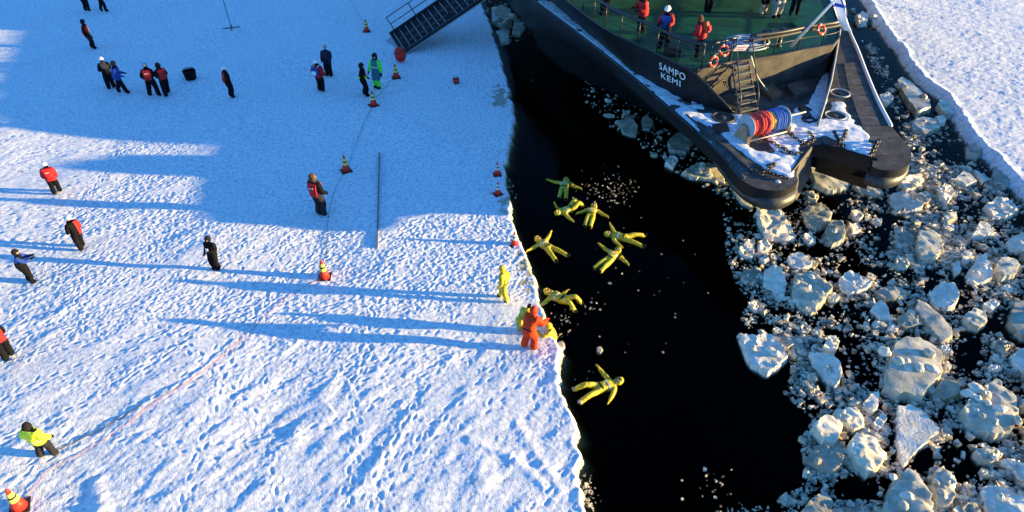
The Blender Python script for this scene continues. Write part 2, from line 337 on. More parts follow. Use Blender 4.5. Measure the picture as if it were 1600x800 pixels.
def inpoly(x, y, poly):
    r = False
    for (x1, y1), (x2, y2) in zip(poly, poly[1:] + poly[:1]):
        if (y1 > y) != (y2 > y) and x < (x2 - x1) * (y - y1) / (y2 - y1) + x1: r = not r
    return r
from mathutils.geometry import delaunay_2d_cdt
from mathutils import noise as mnoise
def floe_mesh(name, poly, h, tilt, rough, seed, depth=0.45, peak=0.0, step=0.085, domed=0.0):
    "block of ice from an outline (metres about its centre): sunken foot, waterline, broken side, rough top"
    rnd = random.Random(seed); pts = [Vector((x, y)) for x, y in poly]
    per = sum((pts[i] - pts[i - 1]).length for i in range(len(pts))); n = max(14, min(60, int(per / step)))
    ring = []
    for k in range(n):
        t = k / n * per; i = 0
        while True:
            L = (pts[(i + 1) % len(pts)] - pts[i]).length
            if t <= L or i == len(pts) - 1: break
            t -= L; i += 1
        ring.append(pts[i].lerp(pts[(i + 1) % len(pts)], min(1, t / max(L, 1e-6))))
    size = max(p.length for p in pts)
    j = 0.035 * min(1, size)
    ring = [p * (1 + rnd.uniform(-.03, .03)) + Vector((rnd.uniform(-j, j), rnd.uniform(-j, j))) for p in ring]
    tx, ty = tilt; off = Vector((rnd.uniform(0, 99), rnd.uniform(0, 99), 0))
    def nzv(p):
        q = Vector((p.x, p.y, 0)) / max(.4, size)
        a = mnoise.noise(q * 2.2 + off) * 1.3 + mnoise.noise(q * 5.5 + off) * .8
        c = mnoise.cell(q * 3.1 + off * 2) - .5            # broken steps
        return rough * (a + .35 * c + rnd.uniform(-.22, .22))
    vs = []; fs = []
    for (s, z) in ((0.72, -depth), (1.03, -0.08), (1.0, 0.3 * h)):
        for p in ring:
            q = p * s * (1 + (rnd.uniform(-.04, .03) if z > 0 else 0)); vs.append((q.x, q.y, z + rnd.uniform(-.02, .02)))
    for r in range(2): fs += [(r * n + k, r * n + (k + 1) % n, (r + 1) * n + (k + 1) % n, (r + 1) * n + k) for k in range(n)]
    fs.append(tuple(reversed(range(n))))
    # top: triangulated scatter of points inside the rim
    rim = [p * .94 for p in ring]; cand = list(rim); st = max(step * .95, size / 11)
    xs = [p.x for p in rim]; ys = [p.y for p in rim]; y = min(ys); pl = [(p.x, p.y) for p in rim]
    while y < max(ys):
        x = min(xs)
        while x < max(xs):
            q = Vector((x + rnd.uniform(-.35, .35) * st, y + rnd.uniform(-.35, .35) * st))
            if inpoly(q.x / .93, q.y / .93, pl) and min((q - e).length for e in rim) > st * .45: cand.append(q)
            x += st
        y += st
    co, _, tri, *_r = delaunay_2d_cdt(cand, [(k, (k + 1) % n) for k in range(n)], [], 1, 1e-5)
    base = len(vs); rimidx = []
    for q in co:
        z = h * .97 + q.x * tx + q.y * ty + nzv(q) + peak * (1 - q.length / size) + domed * h * (.35 - .75 * (q.length / size) ** 2)
        vs.append((q.x, q.y, max(.03, z)))
    # join side ring to rim by nearest vertices
    m = [min(range(len(co)), key=lambda i: (co[i] - p).length) + base for p in rim]
    for k in range(n):
        a, b, c, d = 2 * n + k, 2 * n + (k + 1) % n, m[(k + 1) % n], m[k]
        fs.append((a, b, c, d) if c != d else (a, b, c))
    fs += [tuple(i + base for i in t) for t in tri]
    return vs, fs
def lumps(vs, fs, mb_seed, centre, size, h, n):
    rnd = random.Random(mb_seed); out_v = list(vs); out_f = list(fs)
    for k in range(n):
        a = rnd.uniform(0, 6.28); r = rnd.uniform(.1, .75) * size; s = rnd.uniform(.1, .26) * size
        c = (math.cos(a) * r, math.sin(a) * r, h + rnd.uniform(-.02, .08))
        b, f = blob(rnd, s); o = len(out_v)
        out_v += [(p[0] + c[0], p[1] + c[1], p[2] * .8 + c[2]) for p in b]; out_f += [tuple(i + o for i in q) for q in f]
    return out_v, out_f
def blob(rnd, s):
    "rounded lump: a coarse ball with jittered vertices"
    nu, nv = 8, 5; vs = []; e = (rnd.uniform(.75, 1.25), rnd.uniform(.6, 1), rnd.uniform(.5, .85)); rz = rnd.uniform(0, 6.28)
    for v in range(nv):
        t = math.pi * (v + .35) / (nv - .3)
        for u in range(nu):
            a = 2 * math.pi * u / nu; k = s * rnd.uniform(.85, 1.12); x, y, z = math.sin(t) * math.cos(a) * e[0], math.sin(t) * math.sin(a) * e[1], math.cos(t) * e[2]
            vs.append((k * (x * math.cos(rz) - y * math.sin(rz)), k * (x * math.sin(rz) + y * math.cos(rz)), k * z))
    fs = [(v * nu + u, (v + 1) * nu + u, (v + 1) * nu + (u + 1) % nu, v * nu + (u + 1) % nu) for v in range(nv - 1) for u in range(nu)]
    fs += [tuple(range(nu)), tuple(reversed(range((nv - 1) * nu, nv * nu)))]
    return vs, fs
def chunk(rnd, s):
    "small angular block: a cube with every corner shifted"
    q = Matrix.Rotation(rnd.uniform(0, 6.28), 3, 'Z') @ Matrix.Rotation(rnd.uniform(-.5, .5), 3, 'X')
    sx, sy, sz = s * rnd.uniform(.7, 1.3), s * rnd.uniform(.55, 1.0), s * rnd.uniform(.4, .8)
    vs = [q @ Vector((x * sx * rnd.uniform(.45, 1.1), y * sy * rnd.uniform(.45, 1.1), z * sz * rnd.uniform(.55, 1.1))) for z in (-1, 1) for y in (-1, 1) for x in (-1, 1)]
    return [tuple(v) for v in vs], [(0, 2, 3, 1), (4, 5, 7, 6), (0, 1, 5, 4), (1, 3, 7, 5), (3, 2, 6, 7), (2, 0, 4, 6)]

# outline in photo pixels, material, height, tilt (slope along x, y), roughness, lumps on top, label
FLOES = [
 ([(1152,522),(1180,525),(1205,523),(1225,545),(1235,560),(1215,578),(1200,587),(1175,575),(1160,550)],'snow',.30,(.05,.05),.05,5,'flat grey-white floe with crumbly left rim, alone at the edge of the open water'),
 ([(1203,526),(1235,525),(1258,530),(1258,552),(1240,548),(1220,538)],'clear',.14,(0,0),.04,0,'low glassy grey floe tucked behind the flat floe at the open water'),
 ([(1260,548),(1275,552),(1300,558),(1315,575),(1312,600),(1308,608),(1290,595),(1268,570)],'snow',.30,(.28,.05),.04,0,'sharp wedge-shaped floe with blue shaded flank and pinkish flat top'),
 ([(1292,528),(1305,526),(1311,540),(1306,550),(1292,550),(1284,545)],'cream',.32,(0,.1),.08,3,'cream lumpy block resting on the head of the wedge-shaped floe'),
 ([(1238,432),(1262,426),(1285,440),(1302,455),(1292,470),(1270,490),(1250,482),(1235,462)],'wet',.42,(.1,.12),.09,3,'big chunky block with rough white crown and yellowish submerged foot'),
 ([(1192,425),(1208,420),(1222,430),(1230,448),(1226,465),(1215,470),(1205,455),(1192,445)],'snow',.30,(.2,.2),.07,0,'oblong white floe with blue shaded lower end, left of the big chunky block'),
 ([(1152,430),(1165,420),(1190,417),(1190,435),(1180,448),(1165,440)],'clear',.15,(0,0),.04,0,'dull grey half-sunken floe at the left margin of the brash field'),
 ([(1180,332),(1190,328),(1218,330),(1235,352),(1247,372),(1225,375),(1195,372),(1186,355)],'snow',.38,(-.05,.12),.07,0,'big white rugged slab just below the tip of the port fender'),
 ([(1252,330),(1262,320),(1290,320),(1302,335),(1295,352),(1275,360),(1258,350)],'wet',.28,(.05,0),.05,0,'smooth rounded yellowish block just below the stern notch'),
 ([(1288,360),(1300,348),(1315,345),(1320,365),(1320,378),(1300,385),(1290,374)],'wet',.34,(.15,0),.05,2,'grey glistening block right below the rounded yellowish block'),
 ([(1262,262),(1280,262),(1300,270),(1330,285),(1324,297),(1295,302),(1270,292)],'wet',.25,(-.1,0),.04,0,'elongated yellowish ice block wedged inside the stern notch'),
 ([(1328,290),(1345,292),(1362,290),(1385,302),(1370,307),(1345,303)],'wet',.20,(0,.2),.03,0,'narrow pale ice slab under the starboard fender'),
 ([(1228,402),(1245,398),(1262,405),(1273,416),(1250,421),(1235,415)],'snow',.24,(.1,.25),.03,0,'small clean white lens-shaped floe alone in a dark gap'),
 ([(1152,392),(1165,380),(1178,375),(1179,395),(1175,403),(1160,400)],'snow',.26,(0,.2),.07,0,'greyish lump of ice low left of the rugged white slab'),
 ([(1182,382),(1195,375),(1207,385),(1195,395),(1185,395)],'snow',.26,(-.1,.2),.07,0,'white two-pointed lump just under the rugged white slab'),
 ([(1185,405),(1195,400),(1204,408),(1195,412)],'snow',.16,(0,.1),.05,0,'tiny white lump left of the lens-shaped floe'),
 ([(1253,371),(1264,363),(1276,378),(1265,382)],'snow',.22,(-.1,.1),.05,0,'small white pyramid of ice right of the rugged slab'),
 ([(1324,352),(1338,348),(1347,360),(1332,367)],'snow',.24,(-.1,0),.07,0,'crumbly cream-white lump right of the grey glistening block'),
 ([(1328,332),(1340,326),(1350,338),(1343,346),(1333,342)],'snow',.22,(-.1,0),.06,0,'white lump lying between the smooth block and the blue-topped slab'),
 ([(1308,435),(1325,425),(1345,435),(1364,445),(1358,452),(1330,460),(1315,455),(1310,445)],'snow',.28,(.1,.15),.06,2,'pointed white floe with blue knob, below a dark gap in mid field'),
 ([(1258,300),(1272,298),(1280,308),(1275,316),(1262,315)],'wet',.24,(-.1,0),.08,0,'knobbly beige lump between the notch block and the smooth block'),
 ([(1388,302),(1410,299),(1425,312),(1444,328),(1425,334),(1400,332),(1390,318)],'snow',.26,(.22,0),.05,0,'white slab with blue shaded top and bright crumbly rim, below starboard fender'),
 ([(1402,290),(1420,276),(1440,271),(1446,282),(1430,296),(1415,302)],'cream',.40,(-.15,.1),.07,2,'cream block standing up beside the starboard fender'),
 ([(1430,306),(1445,298),(1455,303),(1456,315),(1440,324),(1430,317)],'clear',.24,(0,0),.05,0,'dull rounded grey block right of the blue-topped slab'),
 ([(1460,298),(1475,290),(1488,292),(1490,305),(1482,318),(1468,312)],'snow',.34,(0,0),.10,4,'heap of fused white lumps in the upper brash field'),
 ([(1490,282),(1505,266),(1515,272),(1528,285),(1510,292)],'snow',.22,(-.03,0),.015,0,'smooth pale four-sided slab in the upper brash field'),
 ([(1520,268),(1528,268),(1543,283),(1535,288)],'snow',.2,(-.1,0),.02,0,'narrow pale slab leaning along the smooth four-sided slab'),
 ([(1550,258),(1570,255),(1588,282),(1575,294),(1560,300),(1550,290)],'clear',.14,(.2,0),.015,0,'flat blue-grey slab in the shade of the far ice edge'),
 ([(1535,322),(1555,312),(1580,315),(1594,330),(1575,341),(1550,343)],'snow',.34,(0,.1),.10,4,'wide lumpy white block at the right, below the blue-grey slab'),
 ([(1516,371),(1530,347),(1545,352),(1554,367),(1535,372)],'snow',.30,(-.02,.05),.03,0,'pale triangular block pointing up beside a dark pool'),
 ([(1570,378),(1585,370),(1600,370),(1608,385),(1598,395),(1578,390)],'snow',.34,(.2,0),.06,0,'white block with blue hollow at the right picture edge'),
 ([(1430,376),(1435,362),(1455,360),(1468,370),(1474,395),(1460,408),(1440,408),(1430,392)],'wet',.46,(-.05,.05),.06,0,'tall smooth barrel-shaped grey block in mid field'),
 ([(1403,367),(1415,362),(1430,378),(1425,390),(1408,380)],'clear',.2,(.15,0),.04,0,'small blue-grey slab left of the barrel-shaped block'),
 ([(1468,347),(1478,335),(1495,330),(1497,342),(1480,350)],'wet',.24,(-.1,0),.05,0,'beige brick of ice above and right of the barrel-shaped block'),
 ([(1478,353),(1488,348),(1493,360),(1480,363)],'snow',.2,(-.1,0),.06,0,'little white lump under the beige brick of ice'),
 ([(1500,398),(1512,393),(1520,398),(1515,412),(1503,415)],'snow',.26,(0,.1),.05,0,'bright rounded white knob right of the barrel-shaped block'),
 ([(1486,412),(1497,408),(1502,425),(1492,431)],'snow',.24,(.1,0),.04,0,'slim pale chip left of the blue-topped peak'),
 ([(1510,428),(1524,406),(1535,405),(1546,425),(1551,440),(1525,443),(1512,437)],'snow',.40,(.25,.1),.08,3,'craggy peak with blue shaded face near the right edge'),
 ([(1550,422),(1562,404),(1585,402),(1594,415),(1585,436),(1560,440)],'wet',.36,(-.05,0),.06,0,'smooth brownish-grey block right of the craggy peak'),
 ([(1365,456),(1385,447),(1410,450),(1428,460),(1405,469),(1375,468)],'clear',.18,(0,0),.05,0,'long dull grey half-sunken block across a dark gap'),
 ([(1358,482),(1372,472),(1385,480),(1393,501),(1375,499)],'snow',.26,(.15,.1),.03,0,'clean white shell-shaped chip left of the long brown block'),
 ([(1400,497),(1420,490),(1435,495),(1436,510),(1415,515),(1402,510)],'clear',.24,(.1,0),.05,0,'bluish block against the left flank of the long brown block'),
 ([(1427,482),(1432,466),(1450,475),(1462,490),(1487,515),(1491,530),(1476,541),(1460,526),(1445,507)],'wet',.24,(0,0),.03,0,'long brownish log-shaped block lying diagonally'),
 ([(1450,457),(1465,445),(1490,448),(1501,470),(1486,484),(1465,481),(1455,472)],'snow',.32,(.2,.05),.06,0,'blue-topped white block with bright jagged rim above the brown log-shaped one'),
 ([(1500,497),(1520,483),(1540,485),(1544,505),(1530,516),(1510,511)],'wet',.32,(-.05,.05),.06,0,'rounded brownish-white block above the dark pool at right'),
 ([(1533,478),(1550,468),(1563,476),(1550,489)],'snow',.22,(0,0),.07,0,'lumpy off-white cluster right of the blue-topped block'),
 ([(1390,542),(1405,525),(1440,522),(1465,535),(1479,560),(1472,595),(1452,615),(1440,629),(1405,624),(1377,612),(1382,580),(1388,557)],'wet',.38,(-.02,-.02),.05,7,'largest greenish translucent boulder with white lumps on its crown'),
 ([(1455,611),(1470,595),(1490,600),(1504,620),(1475,627),(1455,621)],'clear',.26,(.3,.1),.03,0,'dark blue wedge right under the largest greenish boulder'),
 ([(1572,502),(1585,472),(1605,465),(1614,530),(1598,532),(1580,517)],'clear',.28,(0,0),.03,0,'big grey glassy block cut by the right picture edge'),
 ([(1575,557),(1595,545),(1614,560),(1614,592),(1595,582)],'snow',.34,(.2,0),.06,0,'white block with blue flank below the grey glassy one at right edge'),
 ([(1495,642),(1510,627),(1530,607),(1555,590),(1570,605),(1590,622),(1594,645),(1582,681),(1550,687),(1525,677),(1505,662)],'wet',.42,(0,.03),.12,14,'largest lumpy white boulder made of many fused blocks, lower right'),
 ([(1398,632),(1420,630),(1440,640),(1460,662),(1473,673),(1450,695),(1425,715),(1410,736),(1403,715),(1400,690)],'snow',.26,(.06,0),.03,0,'big flat kite-shaped white slab in the lower brash field'),
 ([(1263,672),(1285,650),(1305,655),(1319,666),(1313,682),(1303,699),(1285,692)],'cream',.42,(-.1,.1),.03,0,'cream faceted block, upper left of a cluster of four'),
 ([(1295,647),(1335,638),(1350,655),(1352,669),(1335,674),(1310,662)],'cream',.34,(0,.2),.07,3,'rough cream block, upper right of a cluster of four'),
 ([(1322,692),(1330,680),(1365,683),(1379,705),(1391,712),(1372,736),(1356,744),(1335,727),(1322,707)],'cream',.48,(-.1,.1),.06,3,'tall cream cube with bright right face, lower right of a cluster of four'),
 ([(1255,717),(1275,695),(1300,702),(1321,722),(1306,742),(1285,737),(1265,727)],'clear',.34,(.25,.1),.06,2,'blue shaded glistening block, lower left of a cluster of four'),
 ([(1345,634),(1362,615),(1374,612),(1371,640),(1362,649)],'snow',.24,(.05,0),.04,0,'pale upright triangle left of the kite-shaped slab'),
 ([(1362,662),(1378,645),(1386,656),(1372,676)],'snow',.24,(0,.1),.05,0,'small twin-knobbed chip between cube cluster and kite-shaped slab'),
 ([(1375,802),(1388,762),(1400,742),(1425,735),(1441,755),(1457,790),(1462,818),(1380,822)],'wet',.46,(.1,0),.10,4,'big rough dome of ice cut by the bottom picture edge'),
 ([(1453,762),(1458,735),(1475,725),(1491,745),(1492,780),(1481,798),(1460,792)],'wet',.36,(0,0),.09,5,'stack of glistening grey lumps right of the rough dome'),
 ([(1495,802),(1510,785),(1525,785),(1537,818),(1500,818)],'clear',.28,(0,0),.05,0,'dark wet block at the bottom edge between dome and flat slab'),
 ([(1527,767),(1540,758),(1562,762),(1604,785),(1614,818),(1545,818)],'snow',.26,(.12,.05),.05,2,'flat bluish-white slab in the bottom right corner'),
 ([(1580,737),(1600,723),(1614,728),(1614,757),(1595,754)],'snow',.30,(.1,0),.04,0,'white block at the right edge above the corner slab'),
 ([(1518,707),(1535,698),(1560,700),(1571,712),(1550,727),(1530,722)],'wet',.30,(-.1,0),.10,4,'crumbly white and grey lump under the largest lumpy boulder'),
 ([(1248,802),(1265,782),(1290,768),(1304,780),(1300,812),(1255,818)],'clear',.30,(-.05,0),.05,0,'grey glassy block at the bottom edge beside the open water'),
 ([(1398,124),(1406,119),(1420,126),(1437,140),(1456,162),(1456,174),(1435,180),(1420,167),(1408,147)],'clear',.34,(-.05,0),.06,2,'tapering olive-grey block drifting off the starboard rail'),
 ([(1460,167),(1470,155),(1495,155),(1503,165),(1490,183),(1475,182)],'wet',.30,(-.1,.05),.05,0,'two-toned block near the far ice edge'),
 ([(1420,192),(1440,182),(1470,187),(1471,202),(1445,212),(1425,207)],'clear',.22,(0,0),.05,1,'olive half-sunken block below the tapering one'),
 ([(1460,183),(1474,180),(1480,187),(1476,194),(1465,196)],'snow',.22,(-.05,0),.03,0,'little white rimmed chip next to the two-toned block'),
 ([(1372,149),(1388,145),(1398,155),(1385,166),(1374,159)],'snow',.24,(.1,0),.05,0,'pale four-sided chip close beside the starboard deck edge'),
 ([(1507,230),(1525,225),(1536,240),(1525,251),(1510,246)],'clear',.2,(.2,0),.07,4,'round blue cluster of slush near the far ice edge'),
 ([(1336,27),(1348,18),(1358,26),(1354,38),(1342,40)],'snow',.36,(0,0),.1,3,'white jumbled block below the furled flag'),
 ([(1362,30),(1370,28),(1380,38),(1374,43),(1364,40)],'snow',.25,(0,0),.06,0,'small white slab at the foot of the far ice edge'),
 ([(963,191),(985,184),(998,200),(995,214),(975,209)],'clear',.22,(.1,.1),.03,0,'bluish angular floe on the shaded port side'),
 ([(1002,187),(1010,181),(1023,195),(1015,204),(1004,201)],'clear',.22,(.1,.1),.05,0,'smaller bluish floe between the angular floe and the hull'),
 ([(1042,222),(1055,208),(1072,205),(1087,222),(1072,241),(1045,237)],'clear',.22,(0,0),.04,0,'wide grey floe pressed against the port side'),
 ([(1062,271),(1085,255),(1110,252),(1131,268),(1137,287),(1110,282),(1080,280)],'wet',.18,(-.05,0),.05,6,'sunlit brownish floe speckled white, beside the port quarter'),
 ([(1140,287),(1155,295),(1170,310),(1179,327),(1160,320),(1145,302)],'wet',.15,(-.1,0),.03,0,'narrow amber sunken slab along the port fender'),
 ([(1038,257),(1048,240),(1060,250),(1052,264)],'snow',.26,(-.1,0),.09,2,'bright sunlit lump above the speckled brownish floe'),
 ([(766,12),(785,4),(800,15),(801,40),(785,43),(767,37)],'clear',.24,(0,0),.05,3,'blue-grey block at the top of the channel, touching the ice edge'),
 ([(774,51),(785,45),(796,48),(797,66),(783,70)],'clear',.24,(0,0),.03,0,'blue-grey cube below the block at the top of the channel'),
 ([(802,31),(813,25),(823,45),(812,56),(800,53)],'clear',.22,(0,0),.08,3,'rough bluish slab right of the blocks at the top of the channel'),
 ([(821,33),(833,32),(834,42),(824,43)],'clear',.2,(0,0),.02,0,'small square grey chip nearest the hull at the top of the channel'),
 ([(868,536),(879,533),(884,541),(878,549),(870,546)],'wet',.16,(0,0),.06,0,'brownish lump broken off beside the orange rescuer'),
 ([(932,543),(939,541),(943,547),(938,552),(933,550)],'wet',.07,(0,0),.02,0,'single small grey lump alone in the black water'),
]
for i, (poly, kind, h, tilt, rough, nl, label) in enumerate(FLOES):
    w = [P(x, y, WATER + 0.45 * h) for x, y in poly]; c = sum((Vector((p.x, p.y)) for p in w), Vector((0, 0))) / len(w)
    h *= .85; loc = [((p.x - c.x) * .93, (p.y - c.y) * .93) for p in w]; size = sum(math.hypot(*p) for p in loc) / len(loc)
    if len(loc) and sum(loc[k - 1][0] * loc[k][1] - loc[k][0] * loc[k - 1][1] for k in range(len(loc))) < 0: loc.reverse()
    vs, fs = floe_mesh('ice_floe', loc, h, tilt, rough * 0.8, 100 + i, min(.45, size * .8), domed={'wet': .55, 'clear': .4, 'cream': .25}.get(kind, 0))
    nbase = len(fs)
    if nl: vs, fs = lumps(vs, fs, 200 + i, c, size, h, nl)
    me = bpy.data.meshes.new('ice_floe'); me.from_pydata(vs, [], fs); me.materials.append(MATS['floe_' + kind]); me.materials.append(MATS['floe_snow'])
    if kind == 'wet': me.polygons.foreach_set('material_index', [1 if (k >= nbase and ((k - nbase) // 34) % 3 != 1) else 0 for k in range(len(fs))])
    me.polygons.foreach_set('use_smooth', [True] * len(fs)); me.update(); me.set_sharp_from_angle(angle=R(22 if kind != 'wet' else 28))
    o = link('ice_floe', me, None, (c.x, c.y, WATER)); tag(o, label, 'ice floe', 'large floes in the broken ice')

# countable small pieces and the uncountable slush between them
FIELD = [(1118,330),(1150,306),(1200,328),(1240,330),(1262,262),(1400,284),(1418,240),(1395,170),(1348,80),(1362,66),(1385,120),(1398,160),(1440,185),(1500,185),(1530,235),(1570,262),(1604,305),
         (1604,806),(1225,806),(1215,785),(1262,748),(1248,690),(1270,660),(1222,610),(1236,585),(1240,570),(1160,512),(1162,470),(1150,440),(1135,405),(1128,360)]
PORT = [(905,128),(935,120),(1000,165),(1062,212),(1110,250),(1180,328),(1150,318),(1062,275),(1000,228),(950,196),(915,160)]
TOPC = [(755,2),(838,2),(832,50),(806,68),(776,60)]
TOPR = [(1330,10),(1362,10),(1384,48),(1360,46),(1338,44)]
HOLES = [(1500,715,34,42),(1445,720,16,18),(1480,243,42,16),(1540,385,34,13),(1520,550,26,26),(1340,765,40,22),(1340,425,34,9),(1275,392,26,10),(1400,352,24,12),(1515,325,26,10),(1545,510,22,12),(1405,160,10,30),(1450,540,12,8),(1440,240,20,10),(1590,345,20,9),(1440,490,14,6),(1300,520,12,6)]
rb = random.Random(21)
# 0.25 m look-up of brash density
dens_noise = np.random.default_rng(9).standard_normal((64, 64)); k5 = np.hanning(5); k5 /= k5.sum()
for ax in (0, 1): dens_noise = np.apply_along_axis(lambda v: np.convolve(v, k5, 'same'), ax, dens_noise)
dens_noise /= dens_noise.std()
def density(x, y):
    if inpoly(x, y, FIELD):
        d = 1.0
        for (hx, hy, rx, ry) in HOLES:
            q = ((x - hx) / rx) ** 2 + ((y - hy) / ry) ** 2
            if q < 1.6: d = min(d, max(0.03, q - .6))
        return d * min(1.0, max(0.12, 0.75 + 0.55 * dens_noise[int(y / 13) % 64, int(x / 13) % 64]))
    if inpoly(x, y, PORT): return 0.55
    if inpoly(x, y, TOPC): return 0.7
    if inpoly(x, y, TOPR): return 0.8
    return 0.0
def world_ok(p):
    return p.x > edge_l(np.array([p.y]))[0] + .1 and p.x < edge_r(np.array([p.y]))[0] - .1
spots = []
while len(spots) < 260:
    x, y = rb.uniform(1120, 1602), rb.uniform(60, 802)
    if rb.random() > (y + 440) ** 2 / 1240 ** 2 * 1.6: continue
    if rb.random() < .12: x, y = rb.uniform(905, 1180), rb.uniform(125, 330)
    if rb.random() < density(x, y) ** 1.5: spots.append((x, y))
chunk_meshes = {}
for kname in ('floe_snow', 'floe_wet', 'brash'):
    for q in range(7):
        rnd = random.Random(hash((kname, q)) % 9973 if False else 50 + q * 3 + len(kname)); mb = MB()
        v, f = floe_mesh('ice_chunk', [(math.cos(a) * rnd.uniform(.75, 1.1), math.sin(a) * rnd.uniform(.5, 1.0)) for a in [k * 6.283 / 7 + rnd.uniform(-.2, .2) for k in range(7)]], rnd.uniform(.6, 1.1), (rnd.uniform(-.3, .3), rnd.uniform(-.3, .3)), .16, q, .5)
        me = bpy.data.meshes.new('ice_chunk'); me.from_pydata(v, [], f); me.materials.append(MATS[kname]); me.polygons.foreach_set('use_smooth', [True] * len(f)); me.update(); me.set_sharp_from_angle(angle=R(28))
        chunk_meshes[(kname, q)] = me
SHORT = {}
def short_name(label):
    for w in (' with ', ',', ' alone', ' at ', ' in ', ' near ', ' beside ', ' lying ', ' right ', ' left ', ' below ', ' above ', ' under ', ' between ', ' cut ', ' tucked', ' resting', ' against', ' made ', ' low ', ' just ', ' wedged', ' leaning', ' pointing', ' standing', ' drifting', ' close', ' pressed', ' along', ' touching', ' nearest', ' broken', ' across', ' off the', ' on the'):
        i = label.find(w)
        if i > 12: label = label[:i]
    return label
shorts = [short_name(f[-1]) for f in FLOES]
shorts = [' '.join(q.split()[:8]) for q in shorts]
shorts = [q if shorts.count(q) == 1 else ' '.join(FLOES[k][-1].replace(',', '').split()[:6]) for k, q in enumerate(shorts)]
floe_px = [(sum(p[0] for p in f[0]) / len(f[0]), sum(p[1] for p in f[0]) / len(f[0])) for f in FLOES]
ORD = ['nearest', 'second nearest', 'third nearest', 'fourth nearest', 'fifth nearest', 'sixth nearest', 'seventh nearest', 'eighth nearest', 'ninth nearest', 'tenth nearest', 'eleventh nearest', 'twelfth nearest']
SIDE = ['right of', 'lower right of', 'below', 'lower left of', 'left of', 'upper left of', 'above', 'upper right of']
def chunk_place(x, y):
    k = min(range(len(floe_px)), key=lambda i: math.hypot(floe_px[i][0] - x, (floe_px[i][1] - y) * 1.3)); dx, dy = x - floe_px[k][0], y - floe_px[k][1]
    return k, SIDE[int(round(math.atan2(dy, dx) / (math.pi / 4))) % 8], math.hypot(dx, dy)
placed = {}
for (x, y) in spots: k, sd_, dist = chunk_place(x, y); placed.setdefault((k, sd_), []).append((dist, x, y))
CLABEL = {}
for (k, sd_), l in placed.items():
    for n, (dist, x, y) in enumerate(sorted(l)): CLABEL[(x, y)] = ('small ice chunk %s the %s' % (sd_, shorts[k])) if len(l) == 1 else ('%s small ice chunk %s the %s' % (ORD[min(n, 11)], sd_, shorts[k]))
for (x, y) in spots:
    p = P(x, y, WATER)
    if not world_ok(p): continue
    o = link('ice_chunk', chunk_meshes[(rb.choice(['floe_snow', 'floe_snow', 'floe_wet', 'brash', 'brash']), rb.randrange(7))], None, (p.x, p.y, WATER - .01))
    s = min(.34, rb.lognormvariate(math.log(.14), .35)); o.scale = (s, s, s * rb.uniform(.6, 1.0)); o.rotation_euler = (0, 0, rb.uniform(0, 6.28))
    tag(o, CLABEL[(x, y)], 'ice chunk', 'small chunks in the broken ice')
V = []; F = []
def brash_piece(p, s):
    v, f = chunk(rb, s); n = len(V)
    V.extend((a[0] + p.x, a[1] + p.y, a[2] * 1.15 + WATER + .25 * s) for a in v); F.extend(tuple(i + n for i in q) for q in f)
cnt = 0
while cnt < 12500:
    r = rb.random()
    if r < .10: x, y = rb.uniform(903, 1182), rb.uniform(118, 330)
    elif r < .13: x, y = rb.uniform(755, 838), rb.uniform(0, 70)
    else: x, y = rb.uniform(1118, 1604), rb.uniform(10, 806)
    if rb.random() > (y + 440) / 1240 * 1.1: continue
    if rb.random() < density(x, y):
        p = P(x, y, WATER)
        if world_ok(p): brash_piece(p, min(.15, rb.lognormvariate(math.log(.038), .58))); cnt += 1
STBD = [(1345, 62), (1365, 62), (1390, 115), (1412, 160), (1440, 215), (1480, 250), (1560, 285), (1590, 330), (1560, 420), (1380, 420), (1405, 300), (1418, 250), (1398, 178)]
cnt = 0
while cnt < 3000:
    x, y = rb.uniform(1340, 1600), rb.uniform(60, 420)
    if inpoly(x, y, STBD) and rb.random() < max(.25, density(x, y)):
        p = P(x, y, WATER); cnt += 1
        if world_ok(p): brash_piece(p, min(.2, rb.lognormvariate(math.log(.05), .6)))
# the broken ice goes on beyond the picture, to the far ice edge and astern
cnt = 0
while cnt < 7000:
    x, y = rb.uniform(4, 24), rb.uniform(6.5, 27)
    v_ = Vector((x, y, WATER)) - Vector((0, 0, CAM_H)); zc = v_.y * cd - v_.z * sd; u_, w_ = 800 + FPX * v_.x / zc, 400 - FPX * (v_.y * sd + v_.z * cd) / zc
    if (u_ > 1600 or w_ > 802) and u_ > 1215 and rb.random() < .8:
        cnt += 1; p = Vector((x, y, WATER))
        if world_ok(p): brash_piece(p, min(.42, rb.lognormvariate(math.log(.055), .8)))
for (cx, cy, rx, ry, n) in [(918, 775, 12, 30, 120), (955, 298, 42, 22, 130), (800, 300, 16, 14, 25), (1110, 765, 40, 30, 26), (882, 500, 20, 20, 30), (925, 480, 16, 10, 12), (875, 545, 8, 20, 30), (840, 130, 18, 40, 14), (1170, 800, 40, 12, 60), (1210, 470, 22, 40, 0), (920, 590, 20, 12, 10), (1000, 420, 160, 120, 40)]:
    for k in range(n):
        p = P(cx + rb.gauss(0, rx * .6), cy + rb.gauss(0, ry * .6), WATER)
        if world_ok(p): brash_piece(p, min(.08, rb.lognormvariate(math.log(.022), .45)))
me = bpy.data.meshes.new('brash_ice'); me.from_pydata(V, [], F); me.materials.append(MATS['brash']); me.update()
tag(link('brash_ice', me), 'fine grey slush of broken ice filling the gaps between floes', 'brash ice', kind='stuff')

